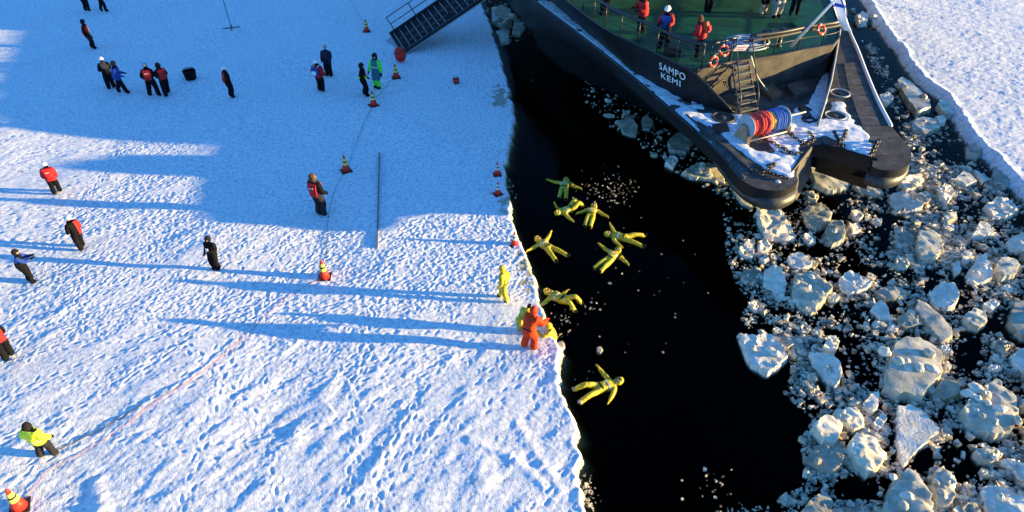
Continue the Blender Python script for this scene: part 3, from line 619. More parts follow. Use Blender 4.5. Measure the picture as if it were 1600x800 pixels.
# ------------------------------------------------------------------ the icebreaker, stern towards the camera
def worn(name, col, rust, frost, rough, spec, scale, amt):
    "painted steel with rusty scrapes and pale frosty specks"
    m = bpy.data.materials.new(name); m.use_nodes = True; nt = m.node_tree; b = nt.nodes['Principled BSDF']; b.inputs['Specular IOR Level'].default_value = spec
    g = nt.nodes.new('ShaderNodeNewGeometry'); prev = None
    base = nt.nodes.new('ShaderNodeRGB'); base.outputs[0].default_value = (*col, 1); prev = base.outputs[0]
    for k, (c, sc, lo, hi, stretch) in enumerate(((tuple(q * 1.9 for q in col), scale * .7, .45, .62, (1, 1, 1)), (rust, scale, .60, .68, (1, 1, .22)), (tuple(q * .45 for q in col), scale * 1.7, .56, .66, (1, 1, 1)), (frost, scale * 6, .68, .74, (1, 1, 1)))):
        mp = nt.nodes.new('ShaderNodeMapping'); mp.inputs['Scale'].default_value = stretch; mp.inputs['Location'].default_value = (k * 7.3, k * 3.1, 0); nt.links.new(g.outputs['Position'], mp.inputs['Vector'])
        nz = nt.nodes.new('ShaderNodeTexNoise'); nz.inputs['Scale'].default_value = sc; nz.inputs['Detail'].default_value = 7; nz.inputs['Roughness'].default_value = .65; nt.links.new(mp.outputs[0], nz.inputs['Vector'])
        mr = nt.nodes.new('ShaderNodeMapRange'); mr.inputs['From Min'].default_value = lo; mr.inputs['From Max'].default_value = hi; mr.inputs['To Max'].default_value = amt; nt.links.new(nz.outputs['Fac'], mr.inputs['Value'])
        mx = nt.nodes.new('ShaderNodeMix'); mx.data_type = 'RGBA'; nt.links.new(mr.outputs[0], mx.inputs[0]); nt.links.new(prev, mx.inputs[6]); mx.inputs[7].default_value = (*c, 1); prev = mx.outputs[2]
    nt.links.new(prev, b.inputs['Base Color'])
    rm = nt.nodes.new('ShaderNodeMapRange'); rm.inputs['To Min'].default_value = rough * .7; rm.inputs['To Max'].default_value = min(1, rough * 1.3); nt.links.new(nz.outputs['Fac'], rm.inputs['Value']); nt.links.new(rm.outputs[0], b.inputs['Roughness'])
    bp = nt.nodes.new('ShaderNodeBump'); bp.inputs['Strength'].default_value = .25; bp.inputs['Distance'].default_value = .03; nt.links.new(nz.outputs['Fac'], bp.inputs['Height']); nt.links.new(bp.outputs['Normal'], b.inputs['Normal'])
    MATS[name] = m
worn('hull_black', (0.009, 0.009, 0.010), (.028, .018, .012), (.10, .11, .12), .45, .3, 1.6, .7)
worn('steel_brown', (0.050, 0.043, 0.038), (.075, .045, .026), (.25, .25, .25), .6, .35, 2.2, .8)
worn('deck_dark', (0.062, 0.057, 0.054), (.085, .058, .040), (.40, .41, .43), .8, .2, 2.4, .8)
worn('panel_dark', (0.078, 0.072, 0.068), (.10, .072, .05), (.40, .41, .43), .75, .2, 3.0, .8)
worn('rubber', (0.040, 0.037, 0.034), (.10, .075, .052), (.35, .36, .38), .45, .45, 2.6, .9)
worn('deck_green', (0.003, 0.058, 0.028), (.006, .088, .042), (.16, .20, .19), .55, .25, 1.8, .8)
mat('rail_black', (0.02, 0.02, 0.022), 0.4, spec=.5)
mat('tread_steel', (0.11, 0.115, 0.12), 0.5, spec=.4, var=.2, scale=6)
mat('grey_steel', (0.30, 0.32, 0.34), 0.45, spec=.5, var=.15, scale=6)
mat('white_paint', (0.78, 0.78, 0.78), 0.5, var=.06, scale=8)
mat('cream_paint', (0.74, 0.70, 0.55), 0.5, var=.06, scale=3)
mat('drum_grey', (0.34, 0.40, 0.46), 0.6, var=.12, scale=6)
mat('wood', (0.38, 0.25, 0.14), 0.7, var=.2, scale=12)
mat('rope_red', (0.62, 0.02, 0.03), 0.8, col2=(0.72, .12, .10), scale=40)
mat('rope_blue', (0.02, 0.09, 0.42), 0.8, col2=(0.05, .16, .5), scale=40)
mat('rope_yellow', (0.70, 0.45, 0.06), 0.8, col2=(.75, .6, .25), scale=40)
mat('rope_white', (0.62, 0.58, 0.5), 0.8, var=.1, scale=40)
mat('chain_black', (0.012, 0.012, 0.014), 0.45, spec=.5)
mat('orange', (0.50, 0.06, 0.02), 0.6, var=.1, scale=9)
mat('sign_white', (0.75, 0.70, 0.72), 0.5)
mat('flag_white', (0.80, 0.80, 0.80), 0.8); mat('flag_blue', (0.01, 0.06, 0.40), 0.8)

ZW, ZD = 2.83, 4.40                     # working deck, raised deck
ship = empty('icebreaker_ship', (12.2, 25.3, WATER)); tag(ship, 'black icebreaker with green deck, its notched snowy stern towards the camera', 'ship')
SO = Vector((12.2, 25.3, WATER))
def sbuild(mb, name, mats, smooth=False, parent=None):
    mb.v = [tuple(Vector(p) - SO) for p in mb.v]
    return mb.build(name, mats, parent or ship, smooth)
OUT = [(1.31, 44.55), (1.35, 43.4), (3.48, 38.1), (5.58, 32.55), (6.82, 29.0), (7.78, 26.1), (8.30, 24.24), (8.58, 22.70), (8.96, 21.76), (9.57, 21.43), (10.22, 21.53), (10.79, 22.04), (10.93, 22.61),
       (11.49, 23.73), (12.10, 24.67), (12.48, 24.90), (13.04, 24.81), (13.60, 24.39), (14.26, 23.68), (14.07, 23.17), (14.45, 22.89), (15.20, 23.03), (15.85, 23.73), (16.23, 24.86), (16.32, 27.03), (16.74, 28.94), (17.42, 31.81), (18.27, 35.12), (19.06, 38.46), (20.52, 43.57),
       (20.92, 48.78), (20.45, 56.28), (18.76, 67.54), (15.48, 78.79), (9.85, 87.23), (5.63, 84.42), (-0.47, 75.04), (-2.44, 65.66), (-1.41, 56.28), (0.00, 48.78)]
OUT = [Vector(p) for p in OUT]
OUT0 = list(OUT)
def offset_poly(pts, d):
    out = []; n = len(pts)
    for i in range(n):
        a, b, c = pts[i - 1], pts[i], pts[(i + 1) % n]
        n1 = Vector((-(b - a).y, (b - a).x)).normalized(); n2 = Vector((-(c - b).y, (c - b).x)).normalized()
        m = (n1 + n2); m = m.normalized() if m.length > 1e-4 else n1
        out.append(b + m * d)
    return out
def smooth_closed(pts, k=3):
    out = []; n = len(pts)
    for i in range(n):
        p0, p1, p2, p3 = pts[i - 1], pts[i], pts[(i + 1) % n], pts[(i + 2) % n]
        for j in range(k):
            t = j / k; out.append(0.5 * ((2 * p1) + (p2 - p0) * t + (2 * p0 - 5 * p1 + 4 * p2 - p3) * t * t + (-p0 + 3 * p1 - 3 * p2 + p3) * t ** 3))
    return out
OUT = smooth_closed(OUT0)
# outline runs counter-clockwise seen from above along the port side -> positive offset is inward
def loft(loops, closed=True):
    mb = MB(); n = len(loops[0]); vs = [p for l in loops for p in l]; fs = []
    for r in range(len(loops) - 1):
        for k in range(n if closed else n - 1): fs.append((r * n + k, r * n + (k + 1) % n, (r + 1) * n + (k + 1) % n, (r + 1) * n + k))
    mb.add(vs, fs); return mb
def z3(pts, z): return [Vector((p.x, p.y, z)) for p in pts]
def counter(p, f):
    "the overhanging counter stern: lower rings lie further forward and closer to the keel line"
    w = max(0.0, min(1.0, (40 - p.y) / 18)); return Vector((12.3 + (p.x - 12.3) * (1 - .30 * f * w), p.y + 7.4 * f * w))
def z3(pts, z): return [Vector((p.x, p.y, z)) for p in pts]
hull = loft([z3([counter(p, 1.0) for p in offset_poly(OUT, .8)], -2.6), z3([counter(p, .98) for p in offset_poly(OUT, .45)], -.5), z3([counter(p, .55) for p in offset_poly(OUT, .3)], .9), z3([counter(p, .16) for p in offset_poly(OUT, .12)], 1.75), z3(OUT, 2.25), z3(OUT, ZW)])
o = sbuild(hull, 'hull', 'hull_black'); autosmooth(o, 35)
# notch faces: inclined plates proud of the hull, coloured brown where sunlit, black where shaded
def plate(name, pts, th, material, parent=None):
    pts = [Vector(p) for p in pts]; nrm = (pts[1] - pts[0]).cross(pts[-1] - pts[0]).normalized() * th; n = len(pts)
    mb = MB().add(pts + [p + nrm for p in pts], [tuple(reversed(range(n))), tuple(n + k for k in range(n))] + [(k, (k + 1) % n, n + (k + 1) % n, n + k) for k in range(n)])
    return sbuild(mb, name, material, parent=parent)
plate('notch_plate', [tuple(P(1266, 228, ZW + .08)), tuple(P(1234, 268, ZW + .06)), tuple(P(1241, 313, 1.45)), tuple(P(1263, 274, 1.6))], .08, 'steel_brown')
plate('notch_plate', [(12.66, 24.90, ZW + .05), (14.43, 23.59, ZW + .05), (14.77, 24.15, 1.16), (13.13, 25.61, 1.16)], .08, 'hull_black')
# decks
from mathutils.geometry import tessellate_polygon
def flat(name, pts, z, material, parent=None, thick=0.0):
    p3 = [Vector((p[0], p[1], z)) for p in pts]; tri = tessellate_polygon([p3]); mb = MB()
    up = []
    for t in tri:
        a, b, c = (p3[i] for i in t); up.append(t if (b - a).cross(c - a).z > 0 else t[::-1])
    mb.add(p3, up)
    if thick:
        n = len(p3); lo = [p - Vector((0, 0, thick)) for p in p3]; mb.add(p3 + lo, [(k, n + k, n + (k + 1) % n, (k + 1) % n) for k in range(n)] if sum(p3[k - 1].x * p3[k].y - p3[k].x * p3[k - 1].y for k in range(n)) > 0 else [(k, (k + 1) % n, n + (k + 1) % n, n + k) for k in range(n)])
    return sbuild(mb, name, material, parent=parent)
wdeck = flat('working_deck', [tuple(p) for p in OUT], ZW + .004, 'deck_dark')
# rolled fenders round both quarters
def smooth_path(pts, k=6):
    pts = [Vector(p) for p in pts]; out = []
    for i in range(len(pts) - 1):
        p0, p1, p2, p3 = pts[max(i - 1, 0)], pts[i], pts[i + 1], pts[min(i + 2, len(pts) - 1)]
        for j in range(k):
            t = j / k; out.append(0.5 * ((2 * p1) + (p2 - p0) * t + (2 * p0 - 5 * p1 + 4 * p2 - p3) * t * t + (-p0 + 3 * p1 - 3 * p2 + p3) * t ** 3))
    return out + [pts[-1]]
pf = smooth_path([(7.13, 29.08, 2.38), (8.02, 26.17, 2.34), (8.49, 24.11, 2.29), (8.82, 22.61, 2.24), (9.24, 21.81, 2.24), (9.85, 21.53, 2.24), (10.46, 21.86, 2.24), (10.74, 22.37, 2.24)])
rr_ = [.08 + .21 * min(1, i / (len(pf) * .6)) for i in range(len(pf))]
o = sbuild(MB().tube(pf, rr_, 14), 'fender', 'rubber', True); o['label'] = 'black rounded port fender'
sf = smooth_path([(17.17, 31.89, 2.38), (16.51, 28.61, 2.38), (16.23, 26.45, 2.34), (16.09, 24.95, 2.29), (15.71, 23.92, 2.24), (15.10, 23.22, 2.24), (14.49, 23.03, 2.24), (14.16, 23.36, 2.24)])
rr_ = [.07 + .23 * min(1, i / (len(sf) * .55)) for i in range(len(sf))]
o = sbuild(MB().tube(sf, rr_, 14), 'fender', 'rubber', True); o['label'] = 'worn brownish starboard fender'
# raised lip along the outer edge
sbuild(MB().tube(smooth_path([(1.35, 43.4, ZW), (3.48, 38.1, ZW), (5.58, 32.55, ZW), (6.82, 29.0, ZW), (7.78, 26.1, ZW)]), .07, 8), 'edge_pipe', 'hull_black', True)
sbuild(MB().tube(smooth_path([(16.27, 26.55, ZW + .02), (16.74, 28.94, ZW + .02), (17.42, 31.81, ZW + .02), (18.27, 35.12, ZW + .02), (19.06, 38.46, ZW + .02), (20.52, 43.57, ZW + .02)]), .085, 8), 'edge_pipe', 'white_paint', True)
# wear panels on the starboard and port quarters
def strip_panels(inner, outer, n):
    def at(pl, t):
        f = t * (len(pl) - 1); i = min(int(f), len(pl) - 2); return Vector(pl[i]).lerp(Vector(pl[i + 1]), f - i)
    I = [P(x, y, ZW) for x, y in inner]; O = [P(x, y, ZW) for x, y in outer]
    for k in range(n):
        a, b = (k + .03) / n, (k + .97) / n
        flat('deck_panel', [tuple(at(I, a).xy), tuple(at(O, a).xy), tuple(at(O, b).xy), tuple(at(I, b).xy)], ZW + .05, 'panel_dark', wdeck if False else None, .05)
strip_panels([(1318, 100), (1326, 140), (1338, 175), (1352, 210), (1366, 243)], [(1338, 98), (1354, 140), (1368, 175), (1379, 210), (1388, 243)], 9)
strip_panels([(1112, 195), (1145, 232), (1178, 264)], [(1096, 203), (1130, 243), (1163, 280)], 6)
# raised after deck: side plating, wings and bulkhead
BOT = [(0.56, 48.78), (1.31, 46.15), (2.37, 43.33), (4.13, 37.96), (5.98, 32.36), (6.94, 30.58), (7.85, 29.21), (8.62, 28.61), (9.78, 27.64)]
TOP = [(0.19, 46.9), (0.84, 44.09), (1.69, 41.55), (2.95, 38.46), (4.62, 33.98), (6.22, 31.44), (7.28, 29.75), (8.09, 28.7), (9.76, 27.62)]
TZ = [ZD, ZD, ZD, ZD, ZD, ZD, ZD, ZD - .15, ZW + .08]
nb = len(BOT); bo = [Vector((*p, ZW)) for p in BOT]; to = [Vector((*p, z)) for p, z in zip(TOP, TZ)]
inn = [Vector((.82, .45, 0)) * .10] * nb
mb = loft([[p + d for p, d in zip(bo, inn)], bo, to, [p + d for p, d in zip(to, inn)], [p + d for p, d in zip(bo, inn)]], closed=False)
side = sbuild(mb, 'side_plating', 'hull_black'); autosmooth(side, 30)
sbuild(MB().tube(smooth_path([p + d * .5 for p, d in zip(to, inn)], 4), .05, 8), 'plate_edge', 'rail_black', True, side)
WALL = [(8.21, 28.84), (8.76, 29.03), (9.90, 29.73), (12.25, 30.48), (13.71, 31.19), (15.29, 31.80), (15.95, 32.74), (16.41, 34.05), (17.17, 36.58), (18.01, 39.86), (19.14, 44.09), (19.70, 48.78)]
wb = [Vector((*p, ZW)) for p in WALL]; wt = [Vector((*p, ZD)) for p in WALL]
o = sbuild(loft([wb, wt], closed=False), 'aft_bulkhead', 'steel_brown'); autosmooth(o, 30)
gd = flat('raised_deck', [tuple(p.xy + Vector((0.05, 0.03))) for p in to[:8]] + [tuple(p) for p in WALL[1:]] + [(19.70, 56.28), (17.82, 67.54), (9.38, 84.42), (0.00, 69.41), (-0.47, 56.28)], ZD - .03, 'deck_green')
sbuild(loft([[p + Vector((0, -.05, -.10)) for p in wt], [p + Vector((0, -.05, .04)) for p in wt], [p + Vector((0, .08, .04)) for p in wt]], closed=False), 'deck_coaming', 'steel_brown')
# starboard wing plate running down on to the working deck, snow pale pipe along its top
wing = [(16.41, 33.96, 4.40), (15.43, 31.61, 4.02), (14.57, 29.56, 3.60), (13.79, 27.95, 3.23), (13.01, 26.38, 2.90)]
mb = MB(); wv = [Vector(p) for p in wing]; lo = [Vector((p[0], p[1], ZW)) for p in wing]; off = Vector((.07, -.03, 0))
mb.add(lo + wv + [p + off for p in lo] + [p + off for p in wv], [(k, k + 1, 6 + k, 5 + k) for k in range(4)] + [(10 + k, 15 + k, 16 + k, 11 + k) for k in range(4)] + [(5 + k, 6 + k, 16 + k, 15 + k) for k in range(4)])
w_ = sbuild(mb, 'wing_plate', 'deck_dark')
sbuild(MB().tube([p + off * .5 for p in wv], .045, 8), 'plate_edge', 'grey_steel', True, w_)
# name on the port side, letters standing proud of the plating
def ray_plane(x, y, a, b, c):
    n = (b - a).cross(c - a); o = Vector((0, 0, CAM_H)); d = P(x, y, 0) - o
    return o + d * ((a - o).dot(n) / d.dot(n))
pa, pb, pc = bo[4], bo[6], (to[5] + to[6]) / 2
pn = (pb - pa).cross(pc - pa).normalized()
if pn.x > 0: pn = -pn
def letters(txt, px0, px1, hpx):
    cu = bpy.data.curves.new(txt, 'FONT'); cu.body = txt; cu.extrude = .012; cu.offset = 0.0; cu.resolution_u = 3; cu.space_character = 1.12
    to_ = bpy.data.objects.new('tmp', cu); C.objects.link(to_); bpy.context.view_layer.update()
    me = bpy.data.meshes.new_from_object(to_.evaluated_get(bpy.context.evaluated_depsgraph_get())); bpy.data.objects.remove(to_)
    a = ray_plane(*px0, pa, pb, pc); b = ray_plane(*px1, pa, pb, pc); top = ray_plane(px0[0] - 1, px0[1] - hpx, pa, pb, pc)
    xs = [v.co.x for v in me.vertices]; ys = [v.co.y for v in me.vertices]
    ex = (b - a) / (max(xs) - min(xs)); upv = pn.cross(ex).normalized(); upv = upv if upv.z > 0 else -upv
    ey = upv * (top - a).length / (max(ys) - min(ys))
    for v in me.vertices: v.co = a + ex * (v.co.x - min(xs)) + ey * (v.co.y - min(ys)) + pn * (.05 + v.co.z) - SO
    me.materials.append(MATS['white_paint']); me.update()
    o = link('ship_name_lettering', me, side); return o
letters('SAMPO', (1031.5, 107), (1072, 126), 11.0); letters('KEMI', (1034.5, 121), (1064.5, 135), 9.0)
# ------ railings
def railing(pts, h, name_post, step=1.4, bars=(.35, .7), top_r=.045, panel=None, rng=None):
    L = [0.0]
    for a, b in zip(pts[:-1], pts[1:]): L.append(L[-1] + (Vector(b) - Vector(a)).length)
    def at(s):
        for i in range(len(pts) - 1):
            if s <= L[i + 1] + 1e-6: return Vector(pts[i]).lerp(Vector(pts[i + 1]), (s - L[i]) / (L[i + 1] - L[i]))
        return Vector(pts[-1])
    n = max(1, int(L[-1] / step)); sm = smooth_path(pts, 4)
    sbuild(MB().tube([p + Vector((0, 0, h)) for p in sm], top_r, 8), 'handrail', 'rail_black', True)
    for b in bars: sbuild(MB().tube([p + Vector((0, 0, b * h)) for p in sm], .02, 6), 'rail_bar', 'rail_black', True)
    for k in range(n + 1):
        p = at(L[-1] * k / n); sbuild(MB().tube([p - Vector((0, 0, .03)), p + Vector((0, 0, h))], .03, 6), name_post, 'rail_black', True)
port_rail = [tuple(p + Vector((.2, .11, 0))) for p in to[1:7]] + [(8.4, 29.03, ZD)]
railing(port_rail, 1.05, 'rail_post', 1.25, (.3, .55, .8), .085)
aft_rail = [(x, y + .15, ZD) for (x, y) in WALL[1:]]
railing([aft_rail[0], aft_rail[1], (9.85, 29.88, ZD)], 1.05, 'rail_post', .9, (.5,), .07)
railing([(10.69, 30.11, ZD)] + aft_rail[2:8], 1.05, 'rail_post', 1.3, (.5,), .09)
sbuild(MB().tube(smooth_path([(10.69, 30.06, ZD + .85)] + [(x, y - .06, ZD + .9) for x, y, z in aft_rail[2:6]]), .07, 8), 'handrail', 'steel_brown', True)
railing(aft_rail[7:], 1.05, 'rail_post', 1.5, (.4, .7), .05)
# canvas dodgers laced to the forward rails (they shade the ice beside the ship)
# bitts and fairleads along the bulkhead and deck edge
for (x, y) in ((1190, 62), (1216, 58), (1196, 60)):
    p = P(x, y + 14, ZD); sbuild(MB().lathe([(.16, 0), (.16, .05), (.11, .06), (.11, .75), (.15, .78), (.15, .86), (0, .87)], 14, Matrix.Translation(p)), 'bollard', 'rail_black', True)
# hoop cleats on the bulkhead
for (x, y, yaw) in ((1118, 128, .5), (1282, 88, .6)):
    c = P(x, y, 3.75); d = Vector((math.cos(yaw), math.sin(yaw), 0)); n_ = Vector((math.sin(yaw), -math.cos(yaw), 0)); c = c + n_ * .05
    for s in (0, .16):
        sbuild(MB().tube(smooth_path([c - d * .55 + n_ * (.02 + s) + Vector((0, 0, -.25)), c - d * .25 + n_ * (.2 + s) + Vector((0, 0, .18)), c + d * .1 + n_ * (.2 + s) + Vector((0, 0, .2)), c + d * .6 + n_ * (.02 + s) + Vector((0, 0, -.3))]), .035, 8), 'hoop_cleat', 'steel_brown', True)
# round fairlead with pale ring
c = P(1198, 88, 3.98) + Vector((0, -.1, 0)); sbuild(MB().tube([c + Vector((.9 * math.cos(a), -.12 + .3 * math.cos(a), .9 * math.sin(a))) * .26 for a in [k * .3307 for k in range(19)]], .06, 8, closed=True), 'fairlead', 'cream_paint', True)
# hatch rings on the working deck
for (x, y, r) in ((1081, 158, .50), (1130, 185, .50), (1312, 147, .46), (1305, 182, .46)):
    p = P(x, y, ZW); sbuild(MB().lathe([(r * .86, 0.0), (r * .88, .085), (r, .09), (r * 1.02, .0)], 28, Matrix.Translation(p)), 'hatch_ring', 'steel_brown' if x < 1200 else 'grey_steel', True)
    sbuild(MB().lathe([(r * .84, .0), (r * .84, .035), (0, .05)], 28, Matrix.Translation(p)), 'hatch_cover', 'hull_black' if y < 170 else 'deck_dark', True)
# low guide rail with clips along the port deck
gp = [P(x, y, ZW + .08) for x, y in ((1072, 179), (1100, 202), (1135, 232), (1175, 268))]
sbuild(MB().tube(gp, .045, 6), 'guide_rail', 'rail_black', True)
# ------ steel ladder between the decks
t0, t1 = Vector((9.85, 29.36, ZD + .05)), Vector((10.67, 29.75, ZD + .05)); b0, b1 = P(1155, 181, ZW), P(1183, 174.5, ZW)
lad = empty('stern_ladder', (0, 0, 0)); lad.parent = ship; lad.matrix_parent_inverse = Matrix(); lad.location = (0, 0, 0)
for a, b in ((t0, b0), (t1, b1)):
    d = (b - a).normalized(); sbuild(MB().tube([a, b], .045, 4), 'stringer', 'rail_black', parent=lad)
    up = Vector((0, 0, .85)); out_ = d * .1
    sbuild(MB().tube(smooth_path([a + Vector((0, 0.35, -.05)), a + Vector((0, .35, .8)), a + Vector((0, .12, 1.1)), a + up + d * .35, a.lerp(b, .5) + up * .8, b + Vector((0, 0, .55)) - d * .3, b - d * .15]), .028, 8), 'handrail', 'rail_black', True, lad)
for k in range(7):
    t = (k + .35) / 7; a = t0.lerp(b0, t); b = t1.lerp(b1, t); ex = (b - a).normalized(); ey = Vector((-ex.y, ex.x, 0)); rot = Matrix((ex, ey, Vector((0, 0, 1)))).transposed()
    mb = MB(); w = (b - a).length
    for q in range(7): mb.box((a + b) / 2 + ey * (-.12 + .04 * q), (w, .018, .035), rot)
    mb.box((a + b) / 2 - ey * .14, (w, .02, .06), rot); mb.box((a + b) / 2 + ey * .14, (w, .02, .05), rot)
    sbuild(mb, 'tread', 'tread_steel', parent=lad)
# warning board at the head of the ladder, with two bars of faded print
sb = P(1158, 75, ZD + .9)
ex = Vector((.93, .28, -.05)).normalized(); ez = Vector((0, -.55, .83)); ez = (ez - ex * ez.dot(ex)).normalized(); ey = ez.cross(ex); rot = Matrix((ex, ey, ez)).transposed()
sg = sbuild(MB().box(sb, (.62, .03, .36), rot), 'warning_board', 'sign_white')
mat('faded_print', (.35, .12, .16), .7)
for q, (w, z) in enumerate(((.44, .07), (.30, -.07))): sbuild(MB().box(sb - ey * .02 + ez * z, (w, .006, .05), rot), 'printed_line', 'faded_print', parent=sg)
# ensign staff raked over the stern
f0 = Vector((12.63, 30.2, ZD + .55)); f1 = P(1300, 5, 7.6); f1 = f0 + (f1 - f0) * 1.25
sbuild(MB().tube([f0, f1], [.06, .045], 10), 'ensign_staff', 'white_paint', True)
# deckhouse, funnel and boat deck forward of the frame; boat deck's unseen overhang is shaped for its shadow
def hbox(name, x0, x1, y0, y1, z0, z1, material, parent=None): return sbuild(MB().box(((x0 + x1) / 2, (y0 + y1) / 2, (z0 + z1) / 2), (x1 - x0, y1 - y0, z1 - z0)), name, material, parent=parent)
house = hbox('deckhouse', 4.2, 16.4, 42.7, 65, ZD - .02, 7.0, 'cream_paint')
hbox('boat_deck', 3.2, 17.6, 38.6, 67, 7.01, 7.25, 'deck_green', house)
hbox('upper_house', 5.2, 15.5, 43, 63, 7.26, 9.9, 'cream_paint', house)
hbox('bridge', 2.3, 17.8, 56, 62.5, 9.91, 12.6, 'cream_paint', house)
sbuild(MB().lathe([(2.0, 9.8), (1.9, 14.6), (1.6, 14.8), (0, 14.8)], 20, Matrix.Translation((10.4, 49.5, 0))), 'funnel', 'hull_black', True, house)
sbuild(MB().tube([(10.4, 60, 12.6), (10.4, 60, 22)], .25, 10), 'mast', 'cream_paint', True, house)
for k in range(5): hbox('window', 5.6 + k * 1.9, 6.7 + k * 1.9, 42.64, 42.69, 5.5, 6.4, 'hull_black', house)

# ------ snow lying on the working deck
SNOWP = [[(838, 0), (856, 0), (985, 108), (1040, 140), (1066, 154), (1085, 170), (1110, 176), (1150, 178), (1185, 184), (1190, 196), (1160, 215), (1180, 236), (1215, 240), (1244, 258), (1238, 278), (1215, 272), (1178, 254), (1130, 214), (1106, 196), (1075, 180), (1092, 200), (1130, 245), (1122, 246), (1078, 196), (1048, 168), (985, 110), (905, 48)],
         [(1190, 200), (1215, 190), (1240, 172), (1262, 162), (1276, 140), (1286, 116), (1299, 112), (1293, 150), (1281, 188), (1300, 176), (1330, 180), (1348, 200), (1366, 226), (1362, 248), (1325, 236), (1292, 212), (1268, 216), (1246, 226), (1252, 240), (1240, 262), (1215, 246)],
         [(1184, 300), (1210, 309), (1238, 296), (1232, 292), (1210, 301), (1192, 294)], [(1344, 268), (1362, 278), (1368, 272), (1350, 262)], [(1208, 284), (1222, 288), (1218, 280)], [(1155, 258), (1166, 268), (1160, 255)], [(1296, 190), (1330, 185), (1318, 160), (1300, 160)]]
res = .07; sx0, sx1, sy0, sy1 = 1.2, 17.0, 21.0, 43.6
nx_, ny_ = int((sx1 - sx0) / res), int((sy1 - sy0) / res)
msk = np.zeros((ny_, nx_), np.float32)
polys = [np.array([tuple(P(x, y, ZW).xy) for x, y in pl]) for pl in SNOWP]
Xg, Yg = np.meshgrid(sx0 + res * np.arange(nx_), sy0 + res * np.arange(ny_))
for pl in polys:
    r = np.zeros_like(msk, bool); n = len(pl)
    for i in range(n):
        (x1, y1), (x2, y2) = pl[i - 1], pl[i]
        c = ((y1 > Yg) != (y2 > Yg)) & (Xg < (x2 - x1) * (Yg - y1) / ((y2 - y1) + 1e-9) + x1); r ^= c
    msk = np.maximum(msk, r.astype(np.float32))
for (x, y, r) in ((1081, 158, .5), (1130, 185, .5), (1312, 147, .46), (1305, 182, .46)):
    p = P(x, y, ZW); msk[(Xg - p.x) ** 2 + (Yg - p.y) ** 2 < r * r] = 0
kk = np.hanning(7); kk /= kk.sum()
for ax in (0, 1): msk = np.apply_along_axis(lambda v: np.convolve(v, kk, 'same'), ax, msk)
RES_ = RES; nzs = np.random.default_rng(4).standard_normal((ny_, nx_)); k2 = np.hanning(9); k2 /= k2.sum()
nf = nzs.copy()
for ax in (0, 1): nf = np.apply_along_axis(lambda v: np.convolve(v, k2, 'same'), ax, nf)
nf /= nf.std(); nb_ = nf.copy(); k3 = np.hanning(25); k3 /= k3.sum()
for ax in (0, 1): nb_ = np.apply_along_axis(lambda v: np.convolve(v, k3, 'same'), ax, nb_)
nb_ /= nb_.std()
ledge = np.zeros_like(msk)
ol = sorted([(p.y, p.x) for p in OUT0[1:6]]); il = sorted([(y, x) for x, y in BOT[2:8]])
lx0 = np.interp(Yg, [q[0] for q in ol], [q[1] for q in ol]); lx1 = np.interp(Yg, [q[0] for q in il], [q[1] for q in il])
ledge[(Xg > lx0 + .06) & (Xg < lx1 + .05) & (Yg > 28.2) & (Yg < 43.2)] = .92
msk = np.maximum(msk, ledge)
hgt = np.clip((msk - .45) * 2.2 + .16 * nf + .22 * nb_ - .08, -.6, 1) * .055 + .010 * nf * (msk > .5)
hgt[msk < .06] = -.1
keep = hgt > -.02
idx = np.full((ny_, nx_), -1); cell = keep[:-1, :-1] | keep[1:, :-1] | keep[:-1, 1:] | keep[1:, 1:]
ond = np.zeros_like(keep); oi = offset_poly(OUT, .10)
for i in range(len(oi)):
    a, b = oi[i - 1], oi[i]; ond ^= ((a.y > Yg) != (b.y > Yg)) & (Xg < (b.x - a.x) * (Yg - a.y) / ((b.y - a.y) + 1e-9) + a.x)
cell &= ond[:-1, :-1] | ond[1:, :-1] | ond[:-1, 1:] | ond[1:, 1:]
used = np.zeros_like(keep); used[:-1, :-1] |= cell; used[1:, :-1] |= cell; used[:-1, 1:] |= cell; used[1:, 1:] |= cell
idx[used] = np.arange(used.sum())
for (j_, i_) in np.argwhere(used & ~ond):                      # corners beyond the deck edge slide on to it
    q = Vector((Xg[j_, i_], Yg[j_, i_])); best_ = None
    for k_ in range(len(oi)):
        a, b = oi[k_ - 1], oi[k_]; d = b - a; t = max(0, min(1, (q - a).dot(d) / max(d.length_squared, 1e-9))); w = a + d * t
        if best_ is None or (w - q).length < (best_ - q).length: best_ = w
    Xg[j_, i_], Yg[j_, i_] = best_.x, best_.y; hgt[j_, i_] = min(hgt[j_, i_], .012)
vv = np.stack([Xg[used] - SO.x, Yg[used] - SO.y, (ZW + .006 + hgt)[used] - SO.z], -1)
j, i = np.nonzero(cell); ff = np.stack([idx[j, i], idx[j, i + 1], idx[j + 1, i + 1], idx[j + 1, i]], 1)
link('deck_snow', mesh_np('deck_snow', vv, ff, 'snow'), ship)

# ------------------------------------------------------------------ loose things on the ship
# cable drum with wound ropes on wooden stands
dc0, dc1 = P(1166, 198, ZW + .60), P(1222, 184, ZW + .60); ax = (dc1 - dc0); dl = ax.length; ax.normalize()
drum = empty('rope_drum', (dc0.x, dc0.y, ZW)); tag(drum, 'big reel of red, yellow and blue rope with grey flanges on the snowy stern deck', 'rope reel')
DM = Matrix.Translation(dc0 - drum.location) @ ax.to_track_quat('Z', 'Y').to_matrix().to_4x4()
for z in (0, dl): MB().lathe([(.08, -.035), (.50, -.035), (.52, 0), (.50, .035), (.08, .035)], 32, DM @ Matrix.Translation((0, 0, z))).build('flange', 'drum_grey', drum, False)
MB().lathe([(.2, .03), (.2, dl - .03)], 20, DM).build('core', 'drum_grey', drum, True)
MB().tube([DM @ Vector((0, 0, -.35)), DM @ Vector((0, 0, dl + 1.3))], .035, 8).build('axle', 'grey_steel', drum, True)
rd = random.Random(3)
